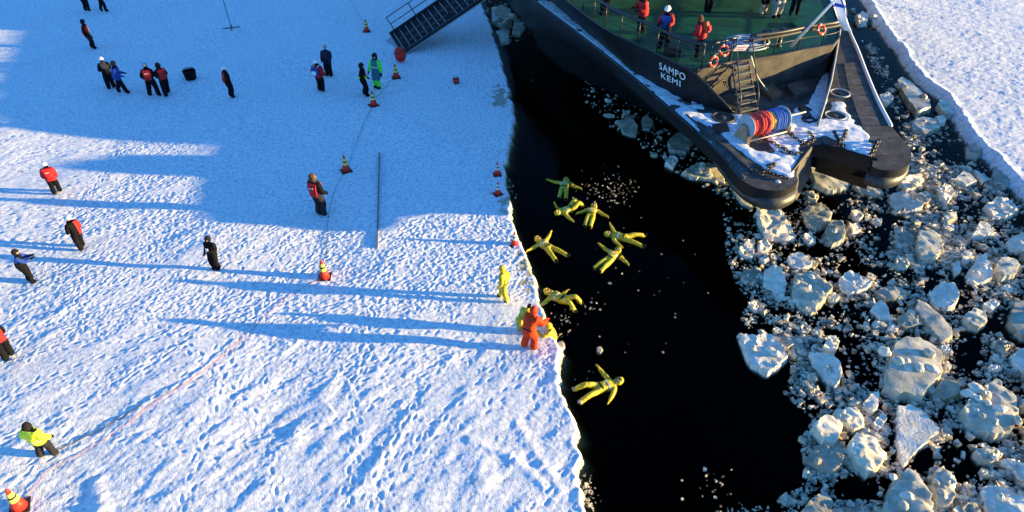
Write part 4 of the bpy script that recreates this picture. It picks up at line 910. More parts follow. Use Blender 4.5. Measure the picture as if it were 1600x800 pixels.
for name, z0, z1, rad, rr2 in (('rope_red', .12, .62, .36, .045), ('rope_red', .45, .95, .45, .05), ('rope_yellow', .92, 1.35, .36, .045), ('rope_blue', 1.25, dl - .1, .42, .05)):
    pts = []; turns = int((z1 - z0) / .10) * 2
    for k in range(turns * 14):
        a = k / 14 * 2 * math.pi; f = k / (turns * 14); z = z0 + (z1 - z0) * (1 - abs(1 - 2 * f)) ; q = rad - (.10 if f > .5 else 0) * 0 - .09 * (f < .5) + rd.uniform(-.02, .02)
        pts.append(DM @ Vector((q * math.cos(a), q * math.sin(a), z + rd.uniform(-.02, .02))))
    o = MB().tube(pts, rr2, 6).build('rope_winding', name, drum, True); o['label'] = name.split('_')[1] + ' rope wound on the reel'
pts = [DM @ Vector((.50 * math.cos(a), .50 * math.sin(a), .75 + .08 * math.sin(3 * a))) for a in [k * .2 for k in range(22)]]
MB().tube(pts, .05, 6).build('rope_winding', 'rope_red', drum, True)
side_v = Vector((0, 0, 1)).cross(ax).normalized()
for z in (-.12, dl + .12):
    c = DM @ Vector((0, 0, z)); mb = MB(); a = [c + side_v * -.42 + Vector((0, 0, -.6)), c + side_v * .42 + Vector((0, 0, -.6)), c + side_v * .14 + Vector((0, 0, .1)), c - side_v * .14 + Vector((0, 0, .1))]
    w = ax * .05; mb.add([p - w for p in a] + [p + w for p in a], [(3, 2, 1, 0), (4, 5, 6, 7), (0, 1, 5, 4), (1, 2, 6, 5), (2, 3, 7, 6), (3, 0, 4, 7)]); mb.build('stand', 'wood', drum)
    MB().box(c - side_v * .4 + Vector((0, 0, -.42)), (.13, .13, .36)).build('post_block', 'wood', drum)
MB().tube([DM @ Vector((0, 0, -.1)) - side_v * .42 + Vector((0, 0, -.45)), DM @ Vector((0, 0, dl + .1)) - side_v * .42 + Vector((0, 0, -.45))], .03, 8).build('tie_bar', 'rope_white', drum, True)
# chains
def chain(pts, label, size=.12):
    path = smooth_path(pts, 12); c = sum(path, Vector()) / len(path); mb = MB(); acc = 0; last = path[0]; k = 0
    L = sum((b - a).length for a, b in zip(path[:-1], path[1:])); s = 0; nxt = 0
    for a, b in zip(path[:-1], path[1:]):
        d = (b - a); l = d.length
        while nxt <= s + l:
            p = a + d * ((nxt - s) / max(l, 1e-6)); t = d.normalized(); u = Vector((0, 0, 1)).cross(t).normalized() if k % 2 == 0 else Vector((0, 0, 1)); u = u if k % 2 else u
            mb.tube([p - c + t * size * .85 * math.cos(q) + u * size * .5 * math.sin(q) for q in [i * .785 for i in range(8)]], size * .2, 5, closed=True)
            nxt += size * 1.25; k += 1
        s += l
    o = mb.build('chain', 'chain_black', None, True, c); return tag(o, label, 'chain', 'chains on the stern deck')
def dk(x, y, z=.10): return P(x, y, ZW + z)
chain([dk(1205, 222), dk(1222, 230), dk(1240, 240), dk(1254, 236)], 'black chain lying in front of the rope reel')
chain([dk(1182, 262), dk(1198, 268), dk(1218, 275), dk(1232, 279)], 'black chain coiled near the tip of the port quarter')
chain([dk(1190, 272), dk(1204, 262), dk(1212, 255), dk(1200, 258)], 'short black chain loop above the coiled port chain')
chain([dk(1228, 205), dk(1244, 216), dk(1258, 224), dk(1272, 218), dk(1264, 206)], 'tangled black chain right of the rope reel')
chain([dk(1304, 206), dk(1310, 218), dk(1316, 229)], 'black chain hanging towards the dark notch plate', .14)
chain([dk(1322, 204), dk(1318, 216), dk(1308, 226)], 'second black chain crossing the one at the dark notch plate', .14)
chain([dk(1372, 220), dk(1366, 232), dk(1360, 245)], 'heavy dark chain at the starboard end of the notch', .17)
# scattered steel fittings
def fitting(px, label, s, yaw):
    p = P(*px, ZW + .02); o = empty('steel_shackle', p, yaw); tag(o, label, 'shackle')
    MB().tube([Vector((s * math.cos(a), s * math.sin(a) + .1, .06)) for a in [k * .35 - .6 for k in range(14)]], .05, 6).build('bow', 'chain_black', o, True)
    MB().tube([(-s * 1.1, -.12, .06), (s * 1.1, -.12, .06)], .055, 6).build('pin', 'chain_black', o, True)
fitting((1266, 190), 'black shackle lying beside the axle end of the rope reel', .26, .6)
fitting((1258, 172), 'black shackle in the snow below the aft bulkhead', .22, 2.0)
# life buoys and floats
def buoy(p, tilt, yaw, label, r=.21):
    o = empty('life_buoy', p, yaw); tag(o, label, 'life buoy', 'orange life buoys on the after rail'); M = Matrix.Rotation(tilt, 4, 'X')
    MB().tube([M @ Vector((r * math.cos(a), r * math.sin(a), 0)) for a in [k * .2618 for k in range(24)]], .06, 10, closed=True).build('ring', 'orange', o, True)
    for q in range(4): MB().tube([M @ Vector((r * math.cos(a), r * math.sin(a), 0)) for a in (q * 1.571 - .12, q * 1.571, q * 1.571 + .12)], .064, 10).build('white_band', 'white_paint', o, True)
buoy(P(1131, 79, ZD + .75), 1.0, .25, 'orange life buoy on the rail left of the ladder head')
buoy(P(1115, 96, ZD + .35), 1.5, .5, 'orange life buoy low on the deck corner, left of the ladder')
buoy(P(1283, 46, ZD + 1.0), 1.0, .45, 'orange life buoy on the rail near the starboard corner')
# blue-grey coil of mooring rope
p = P(1166, 72, ZD); o = empty('rope_coil', p); tag(o, 'flat pale blue coil of mooring rope on the green deck behind the ladder', 'rope coil')
mat('rope_paleblue', (.32, .40, .52), .85, col2=(.5, .56, .64), scale=30)
MB().tube([Vector(((.25 + .022 * k / 6.283 * .9) * math.cos(k * .35) * 1.25, (.25 + .022 * k / 6.283 * .9) * math.sin(k * .35), .05 + .20 * ((k * .35 / 6.283) % 2 > 1) + .03 * math.sin(k))) for k in range(190)], .04, 6).build('coil', 'rope_paleblue', o, True)
# white line hanging from the ladder head
pts = smooth_path([P(1173, 86, ZD + .75), P(1177, 100, 4.25), P(1183, 118, 3.7), P(1194, 134, ZW + .35), P(1200, 140, ZW + .08)])
o = MB().tube([q - pts[-1] for q in pts], .035, 6).build('hanging_rope', 'rope_white', None, True, pts[-1] + Vector((-.05, -.22, .03))); tag(o, 'white rope hanging down the bulkhead from the ladder head', 'rope')
# brown tarpaulin and black plate on deck
def slabthing(px, z, th, material, name, label, cat):
    p3 = [P(x, y, z) for x, y in px]; c = sum(p3, Vector()) / len(p3); n = len(p3); mb = MB()
    mb.add([p - c + Vector((0, 0, th)) for p in p3] + [p - c for p in p3], [tuple(reversed(range(n))) if (p3[1] - p3[0]).cross(p3[2] - p3[1]).z < 0 else tuple(range(n)), tuple(n + k for k in range(n))] + [(k, n + k, n + (k + 1) % n, (k + 1) % n) for k in range(n)])
    return tag(mb.build(name, material, None, False, c), label, cat)
mat('tarpaulin', (.16, .095, .05), .8, var=.25, scale=6)
slabthing([(1184, 140), (1205, 134), (1222, 152), (1205, 158)], ZW + .01, .16, 'tarpaulin', 'folded_tarpaulin', 'brown folded tarpaulin at the foot of the bulkhead right of the ladder', 'tarpaulin')
slabthing([(1112, 196), (1135, 192), (1140, 206), (1120, 208)], ZW + .06, .05, 'hull_black', 'steel_plate', 'loose black steel plate in the snow left of the rope reel', 'steel plate')
slabthing([(1226, 140), (1250, 135), (1262, 150), (1240, 158)], ZW + .01, .30, 'steel_brown', 'deck_locker', 'low dark locker on deck against the aft bulkhead', 'locker')
slabthing([(1248, 168), (1256, 166), (1268, 184), (1258, 188)], ZW + .06, .10, 'hull_black', 'steel_bar', 'short black steel bar right of the rope reel', 'steel bar')
# flag hanging in folds from the raked staff
a, b, c_, d = P(1287, -12, 7.6), P(1316, -8, 7.4), P(1333, 50, 6.1), P(1318, 48, 6.1); mb = MB(); nu, nv = 16, 22
for v in range(nv + 1):
    for u in range(nu + 1):
        fu, fv = u / nu, v / nv; p = a.lerp(b, fu).lerp(d.lerp(c_, fu), fv); p = p + Vector((.06, -.09, 0)) * math.sin(fu * 9 + fv * 3) + Vector((.05, .04, 0)) * math.sin(fv * 7)
        mb.v.append(tuple(p - a))
for v in range(nv):
    for u in range(nu):
        blue = .28 < (v + .5) / nv < .38 or .66 < (u + .5) / nu < .76
        mb.f.append((v * (nu + 1) + u, v * (nu + 1) + u + 1, (v + 1) * (nu + 1) + u + 1, (v + 1) * (nu + 1) + u)); mb.m.append(1 if blue else 0)
tag(mb.build('ensign_flag', ['flag_white', 'flag_blue'], None, True, a), 'white flag with blue cross hanging in folds over the starboard corner', 'flag')
# small tally of green deck furniture
for (x, y, w, h_, lab) in ((1050, 84, .5, .35, 'small dark vent box on the green deck by the port rail'), (1255, 40, .7, .12, 'low green hatch on the after deck near the flagstaff')):
    p = P(x, y, ZD); mb = MB().box((0, 0, h_ / 2), (w * 1.4, w, h_)).box((0, 0, h_ + .02), (w * 1.5, w * 1.1, .04))
    tag(mb.build('deck_box', 'hull_black' if w < .6 else 'deck_green', None, False, p - Vector((0, 0, .03))), lab, 'deck box')

# ------------------------------------------------------------------ people
mat('black_cloth', (0.007, 0.007, 0.009), 0.85, spec=.08, var=.3, scale=14)
mat('dark_grey_cloth', (0.022, 0.022, 0.026), 0.85, spec=.1, var=.3, scale=14)
mat('red_cloth', (0.42, 0.012, 0.015), 0.75, var=.2, scale=14)
mat('blue_cloth', (0.02, 0.06, 0.28), 0.75, var=.2, scale=14)
mat('navy_cloth', (0.012, 0.016, 0.04), 0.8, var=.2, scale=14)
mat('hivis_yellow', (0.72, 0.85, 0.04), 0.65, var=.08, scale=14)
mat('hivis_green', (0.10, 0.85, 0.06), 0.65, var=.08, scale=14)
mat('teal_cloth', (0.03, 0.16, 0.22), 0.75, var=.2, scale=14)
mat('suit_yellow', (0.40, 0.31, 0.014), 0.5, spec=.35, col2=(0.68, 0.54, 0.04), scale=9, bump=.8)  # darker tone in the low spots paints shade into the folds
mat('suit_orange', (0.62, 0.035, 0.005), 0.6, spec=.15, col2=(0.72, 0.06, 0.01), scale=9)
mat('pale_coat', (0.28, 0.27, 0.25), 0.8, var=.12, scale=14)
mat('beige_cloth', (0.42, 0.33, 0.22), 0.8, var=.1, scale=14)
mat('brown_fur', (0.10, 0.05, 0.025), 0.9, var=.4, scale=30, bump=.6)
mat('black_fur', (0.010, 0.009, 0.009), 0.9, var=.4, scale=30, bump=.6)
mat('skin', (0.55, 0.32, 0.23), 0.5); mat('dark_eye', (0.02, 0.015, 0.012), 0.3); mat('lips', (0.40, 0.16, 0.14), 0.5)
mat('helmet_white', (0.80, 0.80, 0.78), 0.35, spec=.5, var=.03, scale=10); mat('helmet_grey', (0.30, 0.29, 0.27), 0.4, spec=.5)
mat('reflective', (0.62, 0.64, 0.62), 0.3, spec=.6); mat('grey_boot', (0.16, 0.17, 0.19), 0.6, var=.2, scale=10)
mat('cone_red', (0.72, 0.035, 0.02), 0.5, var=.08, scale=9); mat('cone_black', (0.02, 0.02, 0.022), 0.6); mat('cone_yellow', (0.80, 0.70, 0.12), 0.45); mat('cone_white', (.75, .74, .66), .45)

def ik(a, b, l1, l2, pole):
    d = b - a; L = min(d.length, (l1 + l2) * .995); u = d.normalized(); b = a + u * L
    x = (l1 * l1 - l2 * l2 + L * L) / (2 * L); h = math.sqrt(max(0, l1 * l1 - x * x)); p = pole - u * pole.dot(u)
    p = p.normalized() if p.length > 1e-5 else u.orthogonal().normalized()
    return a + u * x + p * h, b
def skeleton(feet=((-.12, 0), (.12, .02)), hands=((-.30, .06, .82), (.30, .06, .82)), lean=0.0, side=0.0, drop=0.0, look=(0, 0), foot_z=(0, 0), toes=(0.0, 0.0), knee=(0, 1, 0), elbow=(0, -1, -.3), feet3=None, hip=(0, 0)):
    "joints of a standing figure 1.78 m tall facing +Y; hands and feet are targets"
    up = Vector((math.sin(side), math.sin(lean), math.cos(lean) * math.cos(side))).normalized(); J = {}
    J['pelvis'] = Vector((hip[0], hip[1], .93 - drop)); J['spine'] = J['pelvis'] + up * .20; J['chest'] = J['pelvis'] + up * .40; J['neck'] = J['chest'] + up * .14
    hu = (up + Vector((0, 0, .5))).normalized(); J['head'] = J['neck'] + hu * .135; J['up'] = up; J['hu'] = hu; J['look'] = look
    rx = Vector((1, 0, 0)); rx = (rx - up * rx.dot(up)).normalized()
    for i, s in enumerate((-1, 1)):
        sh = J['chest'] + up * .065 + rx * s * .195; J['sh%d' % i] = sh
        e, w = ik(sh, Vector(hands[i]), .29, .27, Vector((s * .35 + elbow[0], elbow[1], elbow[2]))); J['el%d' % i] = e; J['wr%d' % i] = w
        hp = J['pelvis'] + rx * s * .105 - up * .03; J['hp%d' % i] = hp
        an = Vector(feet3[i]) if feet3 else Vector((feet[i][0], feet[i][1], .10 + foot_z[i]))
        k, an = ik(hp, an, .42, .415, Vector(knee)); J['kn%d' % i] = k; J['an%d' % i] = an
        if feet3: d = (an - k).normalized(); J['to%d' % i] = an + (Vector((0, 1, 0)) * .13 + d * .06)
        else: a_ = toes[i]; J['to%d' % i] = an + Vector((math.sin(a_) * .17, math.cos(a_) * .17, -.045))
    return J
BONES = [('pelvis', 'spine', 'hips'), ('spine', 'chest', 'torso'), ('chest', 'neck', 'torso'), ('neck', 'head', 'neck')] + \
        [(a % i, b % i, r) for i in (0, 1) for a, b, r in (('sh%d', 'el%d', 'upper_arm'), ('el%d', 'wr%d', 'forearm'), ('hp%d', 'kn%d', 'thigh'), ('kn%d', 'an%d', 'shin'), ('an%d', 'to%d', 'foot'))]
RAD = dict(pelvis=.165, spine=.165, chest=.175, neck=.105, head=.07, sh=.095, el=.075, wr=.055, hp=.125, kn=.092, an=.085, to=.072)
def skin_object(J, bulk):
    names = ['pelvis', 'spine', 'chest', 'neck', 'head'] + [q + str(i) for i in (0, 1) for q in ('sh', 'el', 'wr', 'hp', 'kn', 'an', 'to')]; ix = {n: k for k, n in enumerate(names)}
    ed = [('pelvis', 'spine'), ('spine', 'chest'), ('chest', 'neck'), ('neck', 'head')] + [(a if a in ix else a + str(i), b + str(i)) for i in (0, 1) for a, b in (('chest', 'sh'), ('sh', 'el'), ('el', 'wr'), ('pelvis', 'hp'), ('hp', 'kn'), ('kn', 'an'), ('an', 'to'))]
    me = bpy.data.meshes.new('body'); me.from_pydata([tuple(J[n]) for n in names], [(ix[a], ix[b]) for a, b in ed], [])
    o = bpy.data.objects.new('body', me); C.objects.link(o)
    m = o.modifiers.new('Skin', 'SKIN'); m.use_smooth_shade = True; m.branch_smoothing = .35
    for k, n in enumerate(names):
        r = RAD[n if n in RAD else n[:-1]]; r = r * (bulk if n not in ('neck', 'head') else 1)
        me.skin_vertices[0].data[k].radius = (r, r); me.skin_vertices[0].data[k].use_root = (n == 'pelvis')
    s = o.modifiers.new('Sub', 'SUBSURF'); s.levels = 2; s.render_levels = 2
    return o
def head_geometry():
    "ovoid head with brow, nose, chin and ears; returns verts, faces and a region per face"
    nu, nv = 18, 13; vs = []; fs = []; rg = []
    for v in range(nv):
        t = math.pi * v / (nv - 1)
        for u in range(nu):
            a = 2 * math.pi * u / nu; x, y, z = math.sin(t) * math.sin(a), math.sin(t) * math.cos(a), math.cos(t)
            w = 1 - .22 * max(0, -z); px, py, pz = x * .080 * w, y * .098 * w + (.012 if z < -.2 and y > 0 else 0), z * .122
            if abs(x) < .2 and y > .7 and -.35 < z < .15: py += .022
            if abs(x) > .93 and abs(z) < .3: px += math.copysign(.014, x)
            if .15 < abs(x) < .5 and y > .6 and .05 < z < .35: py -= .007
            vs.append(Vector((px, py, pz)))
    for v in range(nv - 1):
        for u in range(nu):
            f = (v * nu + u, (v + 1) * nu + u, (v + 1) * nu + (u + 1) % nu, v * nu + (u + 1) % nu); c = sum((vs[i] for i in f), Vector()) / 4
            r = 'hair'
            if c.y > .028 and c.z < .062: r = 'face'
            if c.y > .05 and .012 < abs(c.x) < .048 and .004 < c.z < .036: r = 'eye'
            if c.y > .06 and abs(c.x) < .032 and -.075 < c.z < -.045: r = 'mouth'
            fs.append(f); rg.append(r)
    return vs, fs, rg
HEADV, HEADF, HEADR = head_geometry()
GLOVES = {}
def glove_mesh(material):
    "palm, four unequal bent fingers and a thumb leaving the side of the palm; +Y along the hand"
    if material in GLOVES: return GLOVES[material]
    mb = MB().box((0, .055, 0), (.085, .11, .042)).tube([(0, -.03, 0), (0, .02, 0)], [.052, .046], 8)
    for k, (x, l) in enumerate(((-.032, .07), (-.011, .082), (.011, .078), (.032, .06))):
        mb.tube([(x, .10, 0), (x * 1.1, .10 + l * .55, -.006), (x * 1.12, .10 + l, -.028)], [.0125, .0125, .0095], 6)
    mb.tube([(.035, .035, 0), (.068, .065, -.008), (.080, .10, -.018)], [.016, .0145, .011], 6)
    me = mb.mesh('glove', material, True); GLOVES[material] = me; return me
def frame(fwd, up):
    z = up.normalized(); y = (fwd - z * fwd.dot(z)).normalized(); x = y.cross(z); return Matrix((x, y, z)).transposed()
def dome(name, r, h, material, flap=0.0, peak=False):
    mb = MB(); prof = [(r * 1.10, -.005), (r * 1.12, .012), (r * 1.0, .03)] + [(r * math.cos(a), .03 + h * math.sin(a)) for a in (.35, .7, 1.05, 1.35)] + [(0.001, .03 + h)]
    mb.lathe(prof, 18, Matrix.Diagonal((1, 1.2, 1, 1)))
    if peak: mb.box((0, r * 1.35, .005), (r * 1.3, r * .5, .015))
    if flap:
        for s in (-1, 1): mb.box((s * r * 1.02, 0, -flap / 2), (.03, r * 1.0, flap))
        mb.box((0, -r * 1.18, -flap / 2), (r * 1.6, .03, flap))
    return mb.mesh(name, material, True)
def head_cover(name, k, material, hole):
    "a cap or hood following the head, open in front, with thickness"
    keep_ = [f for f in HEADF if not hole(sum((HEADV[i] for i in f), Vector()) / 4)]
    sm = bpy.data.meshes.new(name); sm.from_pydata([tuple(v * k * (1 + .05 * math.sin(v.x * 90) * math.sin(v.z * 80))) for v in HEADV], [], keep_); bm = bmesh.new(); bm.from_mesh(sm)
    bmesh.ops.delete(bm, geom=[v for v in bm.verts if not v.link_faces], context='VERTS'); bmesh.ops.remove_doubles(bm, verts=bm.verts[:], dist=1e-4); bmesh.ops.solidify(bm, geom=bm.faces[:], thickness=.018); bm.to_mesh(sm); bm.free()
    sm.materials.append(MATS[material]); sm.polygons.foreach_set('use_smooth', [True] * len(sm.polygons)); sm.update(); return sm
PEOPLE = []
def person(label, loc, J, outfit, yaw=0.0, scale=1.0, M=None, bulk=1.0, hat=None, extras=(), group='people', hair='black_fur'):
    if group == GI: bulk *= 1.26; scale *= 1.05 if Vector(loc).y > 32 else .86
    if group == GS: scale *= .86; bulk *= 1.08
    if group == GD: bulk *= 1.14; scale *= 1.12
    PEOPLE.append(dict(label=label, loc=Vector(loc), J=J, outfit=outfit, yaw=yaw, scale=scale, M=M, bulk=bulk, hat=hat, extras=extras, group=group, hair=hair, tmp=skin_object(J, bulk)))
def finish_people():
    bpy.context.view_layer.update(); dg = bpy.context.evaluated_depsgraph_get()
    for d in PEOPLE:
        J = d['J']; me0 = bpy.data.meshes.new_from_object(d['tmp'].evaluated_get(dg)); n = len(me0.vertices)
        co = np.empty(n * 3, np.float32); me0.vertices.foreach_get('co', co); co = co.reshape(-1, 3)
        nr0 = np.empty(n * 3, np.float32); me0.vertices.foreach_get('normal', nr0); nr0 = nr0.reshape(-1, 3)
        amp = .016 if d['outfit'].get('all', '').startswith('suit') else .011; seed_ = Vector((len(PEOPLE) * 1.7, PEOPLE.index(d) * 3.3, 0))
        co = co + nr0 * np.array([mnoise.noise(Vector(c) * 13 + seed_) + .6 * mnoise.noise(Vector((c[0] * 9, c[1] * 9, c[2] * 30)) + seed_) for c in co.tolist()], np.float32)[:, None] * amp      # folds in the cloth
        faces = [tuple(p.vertices) for p in me0.polygons]; cen = np.array([co[list(f)].mean(0) for f in faces])
        best = np.full(len(faces), 9.0); reg = np.zeros(len(faces), int)
        for k, (a, b, r) in enumerate(BONES):
            A, B = np.array(J[a]), np.array(J[b]); t = np.clip(((cen - A) @ (B - A)) / max(1e-6, ((B - A) @ (B - A))), 0, 1); rad = RAD[a if a in RAD else a[:-1]] * (1 - t) + RAD[b if b in RAD else b[:-1]] * t
            q = np.linalg.norm(cen - A - t[:, None] * (B - A), axis=1) - rad * .9; m = q < best; best[m] = q[m]; reg[m] = k
        regs = [BONES[k][2] for k in reg]
        mats = []; slot = {}
        def si(m):
            if m not in slot: slot[m] = len(mats); mats.append(m)
            return slot[m]
        of = d['outfit']; base = of.get('all', 'black_cloth')
        mi = [si(of.get(r, base)) for r in regs]
        # head joined to the body mesh
        lk = d['J']['look']; hf = Matrix.Rotation(lk[0], 3, 'Z') @ Vector((0, 1, 0)); hf = hf + Vector((0, 0, lk[1])); hm_ = frame(hf, J['hu'] - hf.normalized() * 0.0) if abs(lk[1]) < .01 else frame(hf, (J['hu'] - hf.normalized() * J['hu'].dot(hf.normalized())))
        if abs(J['hu'].dot(hf.normalized())) > .9: hm_ = frame(Vector((0, 0, 1)), J['hu'])
        hc = J['head'] + J['hu'] * .03; V_ = [tuple(p) for p in co] + [tuple(hc + hm_ @ v) for v in HEADV]
        F_ = faces + [tuple(i + n for i in f) for f in HEADF]
        mi += [si({'hair': of.get('hood', d['hair']), 'face': of.get('face', 'skin'), 'eye': 'dark_eye', 'mouth': 'lips'}[r]) for r in HEADR]
        me = bpy.data.meshes.new('person'); me.from_pydata(V_, [], F_)
        for m in mats: me.materials.append(MATS[m])
        me.polygons.foreach_set('material_index', mi); me.polygons.foreach_set('use_smooth', [True] * len(F_)); me.update()
        o = link('person', me); tag(o, d['label'], 'person', d['group'])
        if d['M'] is not None: o.matrix_world = d['M'] @ Matrix.Scale(d['scale'], 4)
        else: o.location = d['loc']; o.rotation_euler = (0, 0, d['yaw']); o.scale = (d['scale'],) * 3
        # gloves
        for i, s in enumerate((-1, 1)):
            g = link('glove', glove_mesh(of.get('glove', 'black_cloth')), o); dv = (J['wr%d' % i] - J['el%d' % i]).normalized(); nrm = Vector((s * .9, 0, .2)) if abs(dv.z) > .6 else Vector((0, 0, 1))
            g.matrix_local = Matrix.Translation(J['wr%d' % i]) @ frame(dv, nrm - dv * nrm.dot(dv)).to_4x4() @ (Matrix.Scale(-1, 4, (1, 0, 0)) if s > 0 else Matrix())
        # headgear
        if d['hat']:
            kind, m = d['hat']
            if kind == 'helmet': hme = dome('helmet', .115, .115, m, 0, True)
            elif kind == 'beanie': hme = dome('beanie', .105, .12, m)
            elif kind == 'fur': hme = head_cover('fur_hat', 1.36, m, lambda c: (c.y > .045 and c.z < .035) or c.z < -.075)
            elif kind == 'hood': hme = head_cover('hood', 1.34, m, lambda c: c.y > .04 and abs(c.x) < .058 and -.10 < c.z < .062)
            g = link(hme.name.split('.')[0], hme, o); g.matrix_local = Matrix.Translation(hc + hm_ @ Vector((0, -.01, .022 if kind in ('helmet', 'beanie') else 0))) @ hm_.to_4x4()
        # clothing shells lifted off the body
        nr = np.array([v.normal for v in me.vertices])[:n]
        for ex in d['extras']:
            if ex[0] == 'shell':
                _, nm, regions, m, off, planes = ex; ids = [k for k, r in enumerate(regs) if r in regions]
                used_ = sorted({v for k in ids for v in faces[k]}); mp = {v: q for q, v in enumerate(used_)}
                if not ids: continue
                sm = bpy.data.meshes.new(nm); sm.from_pydata([tuple(co[v] + nr[v] * off) for v in used_], [], [tuple(mp[v] for v in faces[k]) for k in ids])
                bm = bmesh.new(); bm.from_mesh(sm)
                for (pt, nv_) in (planes(J) if planes else ()):          # keep the side the normal points to: clean hems
                    bmesh.ops.bisect_plane(bm, geom=bm.verts[:] + bm.edges[:] + bm.faces[:], plane_co=pt, plane_no=nv_, clear_inner=True)
                bmesh.ops.remove_doubles(bm, verts=bm.verts[:], dist=.003); bm.normal_update(); be = [e for e in bm.edges if e.is_boundary]
                vn = {v: v.normal.copy() for e in be for v in e.verts}; pos = {v: v.co.copy() for v in vn}
                new = bmesh.ops.extrude_edge_only(bm, edges=be)['geom']; look_ = {tuple(round(q, 5) for q in pos[v]): vn[v] for v in vn}
                for v in new:
                    if isinstance(v, bmesh.types.BMVert): v.co -= look_.get(tuple(round(q, 5) for q in v.co), Vector()) * (off + .004)
                bm.to_mesh(sm); bm.free(); sm.materials.append(MATS[m]); sm.polygons.foreach_set('use_smooth', [True] * len(sm.polygons)); sm.update(); sm.set_sharp_from_angle(angle=R(50))
                if len(sm.polygons): link(nm, sm, o)
            elif ex[0] == 'backpack':
                _, m1, m2 = ex; bk = frame(Vector((0, 1, 0)), J['up']); c = J['spine'].lerp(J['chest'], .6) + bk @ Vector((0, -.25, .0)); mb = MB().box(c, (.32, .18, .42), bk, 0, .82).box(c + bk @ Vector((0, -.11, -.06)), (.24, .06, .2), bk, 1)
                for s in (-1, 1): mb.tube(smooth_path([c + bk @ Vector((s * .12, .08, .17)), c + bk @ Vector((s * .13, .22, .24)), c + bk @ Vector((s * .14, .42, .12)), c + bk @ Vector((s * .15, .38, -.1))]), .022, 6, 1)
                mb.build('backpack', [m1, m2], o)
            elif ex[0] == 'print':
                bk = frame(Vector((0, 1, 0)), J['up']); c = J['chest'] + bk @ Vector((0, -.215, -.05)); MB().tube(smooth_path([c + bk @ Vector((-.10, .0, -.015)), c + bk @ Vector((-.03, -.004, .02)), c + bk @ Vector((.03, -.004, .0)), c + bk @ Vector((.10, 0, .025))]), .012, 5).build('back_print', 'white_paint', o)
            elif ex[0] == 'item':
                _, nm, m, c, sz = ex; MB().box(c, sz).build(nm, m, o)
    for d in PEOPLE:
        m = d['tmp'].data; bpy.data.objects.remove(d['tmp']); bpy.data.meshes.remove(m)
def gnd(x, y, dz=0.0): p = P(x, y, 0); return Vector((p.x, p.y, ground_z(p.x, p.y) - .015 + dz))
def dkp(x, y, dz=0.0): p = P(x, y, ZD); return Vector((p.x, p.y, ZD - .03 + dz))
ALLT = ('torso', 'hips', 'upper_arm', 'thigh', 'neck')
def at_up(J, h): return J['pelvis'] + J['up'] * h
def VEST(m='red_cloth', off=.03): return ('shell', 'vest', ALLT, m, off, lambda J: ((at_up(J, .0), J['up']), (at_up(J, .52), -J['up']), (Vector((.185 + J['pelvis'].x, 0, 0)), Vector((-1, 0, 0))), (Vector((-.185 + J['pelvis'].x, 0, 0)), Vector((1, 0, 0)))))
def JACKET(m, off=.02): return ('shell', 'jacket', ALLT + ('forearm',), m, off, lambda J: ((at_up(J, -.10), J['up']), (at_up(J, .55), -J['up'])))
def BANDS(m='reflective', z0=.10, z1=.16, off=.042): return ('shell', 'reflective_band', ('torso', 'hips'), m, off, lambda J: ((at_up(J, z0), J['up']), (at_up(J, z1), -J['up'])))
GI = 'people standing on the ice'; GS = 'people in immersion suits'; GD = 'people on the ship deck'
BLK = {'all': 'black_cloth'}
DOWN = ((-.30, .05, .82), (.30, .05, .82))
person('person in black with red vest and dark hood, alone at the upper left', gnd(144, 77), skeleton(((-.12, 0), (.12, .12)), ((-.28, .1, .85), (.30, .22, .84)), lean=.10), BLK, R(-62), 1.0, hat=('hood', 'black_fur'), extras=(VEST(), ('print',)), group=GI, bulk=1.06)
person('person in black, left one of two cut by the top edge', gnd(136, 18), skeleton(((-.13, 0), (.14, .05)), DOWN), BLK, R(-20), hat=('beanie', 'black_fur'), group=GI)
person('person in black striding, right one of two cut by the top edge', gnd(163, 18), skeleton(((-.12, -.22), (.12, .14)), DOWN), BLK, R(-70), hat=('beanie', 'black_fur'), group=GI)
person('person in black with white helmet, half hidden behind the one in blue', gnd(176, 139), skeleton(((-.14, 0), (.12, .05)), ((-.2, .3, 1.0), (.2, .3, 1.0)), lean=.1), {'all': 'black_cloth', 'torso': 'navy_cloth'}, R(40), hat=('helmet', 'helmet_white'), group=GI, bulk=1.1)
person('person in blue jacket with brown hood, legs wide apart, left group', gnd(192, 146), skeleton(((-.14, -.24), (.16, .26)), ((-.18, .32, 1.05), (.22, .3, 1.02)), lean=.12), BLK, R(-75), hat=('hood', 'brown_fur'), extras=(JACKET('blue_cloth'),), group=GI, bulk=1.08)
person('person in red vest and grey cap with back turned, left of the black bin', gnd(242, 150), skeleton(((-.24, .06), (.24, -.06)), ((-.3, .16, .95), (.24, .26, 1.05)), lean=.08), BLK, R(12), 1.02, hat=('beanie', 'helmet_grey'), extras=(VEST('red_cloth', .035), ('print',)), group=GI, bulk=1.1)
person('person in red jacket leaning towards the one in grey cap', gnd(263, 148), skeleton(((-.16, -.16), (.14, .24)), ((-.18, .32, 1.0), (.2, .28, 1.0)), lean=.2), BLK, R(48), hat=('hood', 'black_fur'), extras=(VEST('red_cloth', .035),), group=GI, bulk=1.08)
person('person in red vest and white helmet, right of the black bin', gnd(361, 152), skeleton(((-.10, 0), (.10, .04)), ((-.27, .05, .85), (.28, .1, .85)), lean=.06), BLK, R(-50), .97, hat=('helmet', 'helmet_white'), extras=(VEST(), ('print',)), group=GI, bulk=1.04)
person('person in navy jacket and beige cap facing the camera', gnd(515, 118), skeleton(((-.12, 0), (.12, -.06)), ((-.16, .3, 1.05), (.16, .3, 1.05))), {'all': 'black_cloth', 'torso': 'navy_cloth'}, R(172), hat=('beanie', 'beige_cloth'), extras=(JACKET('navy_cloth'),), group=GI, bulk=1.08)
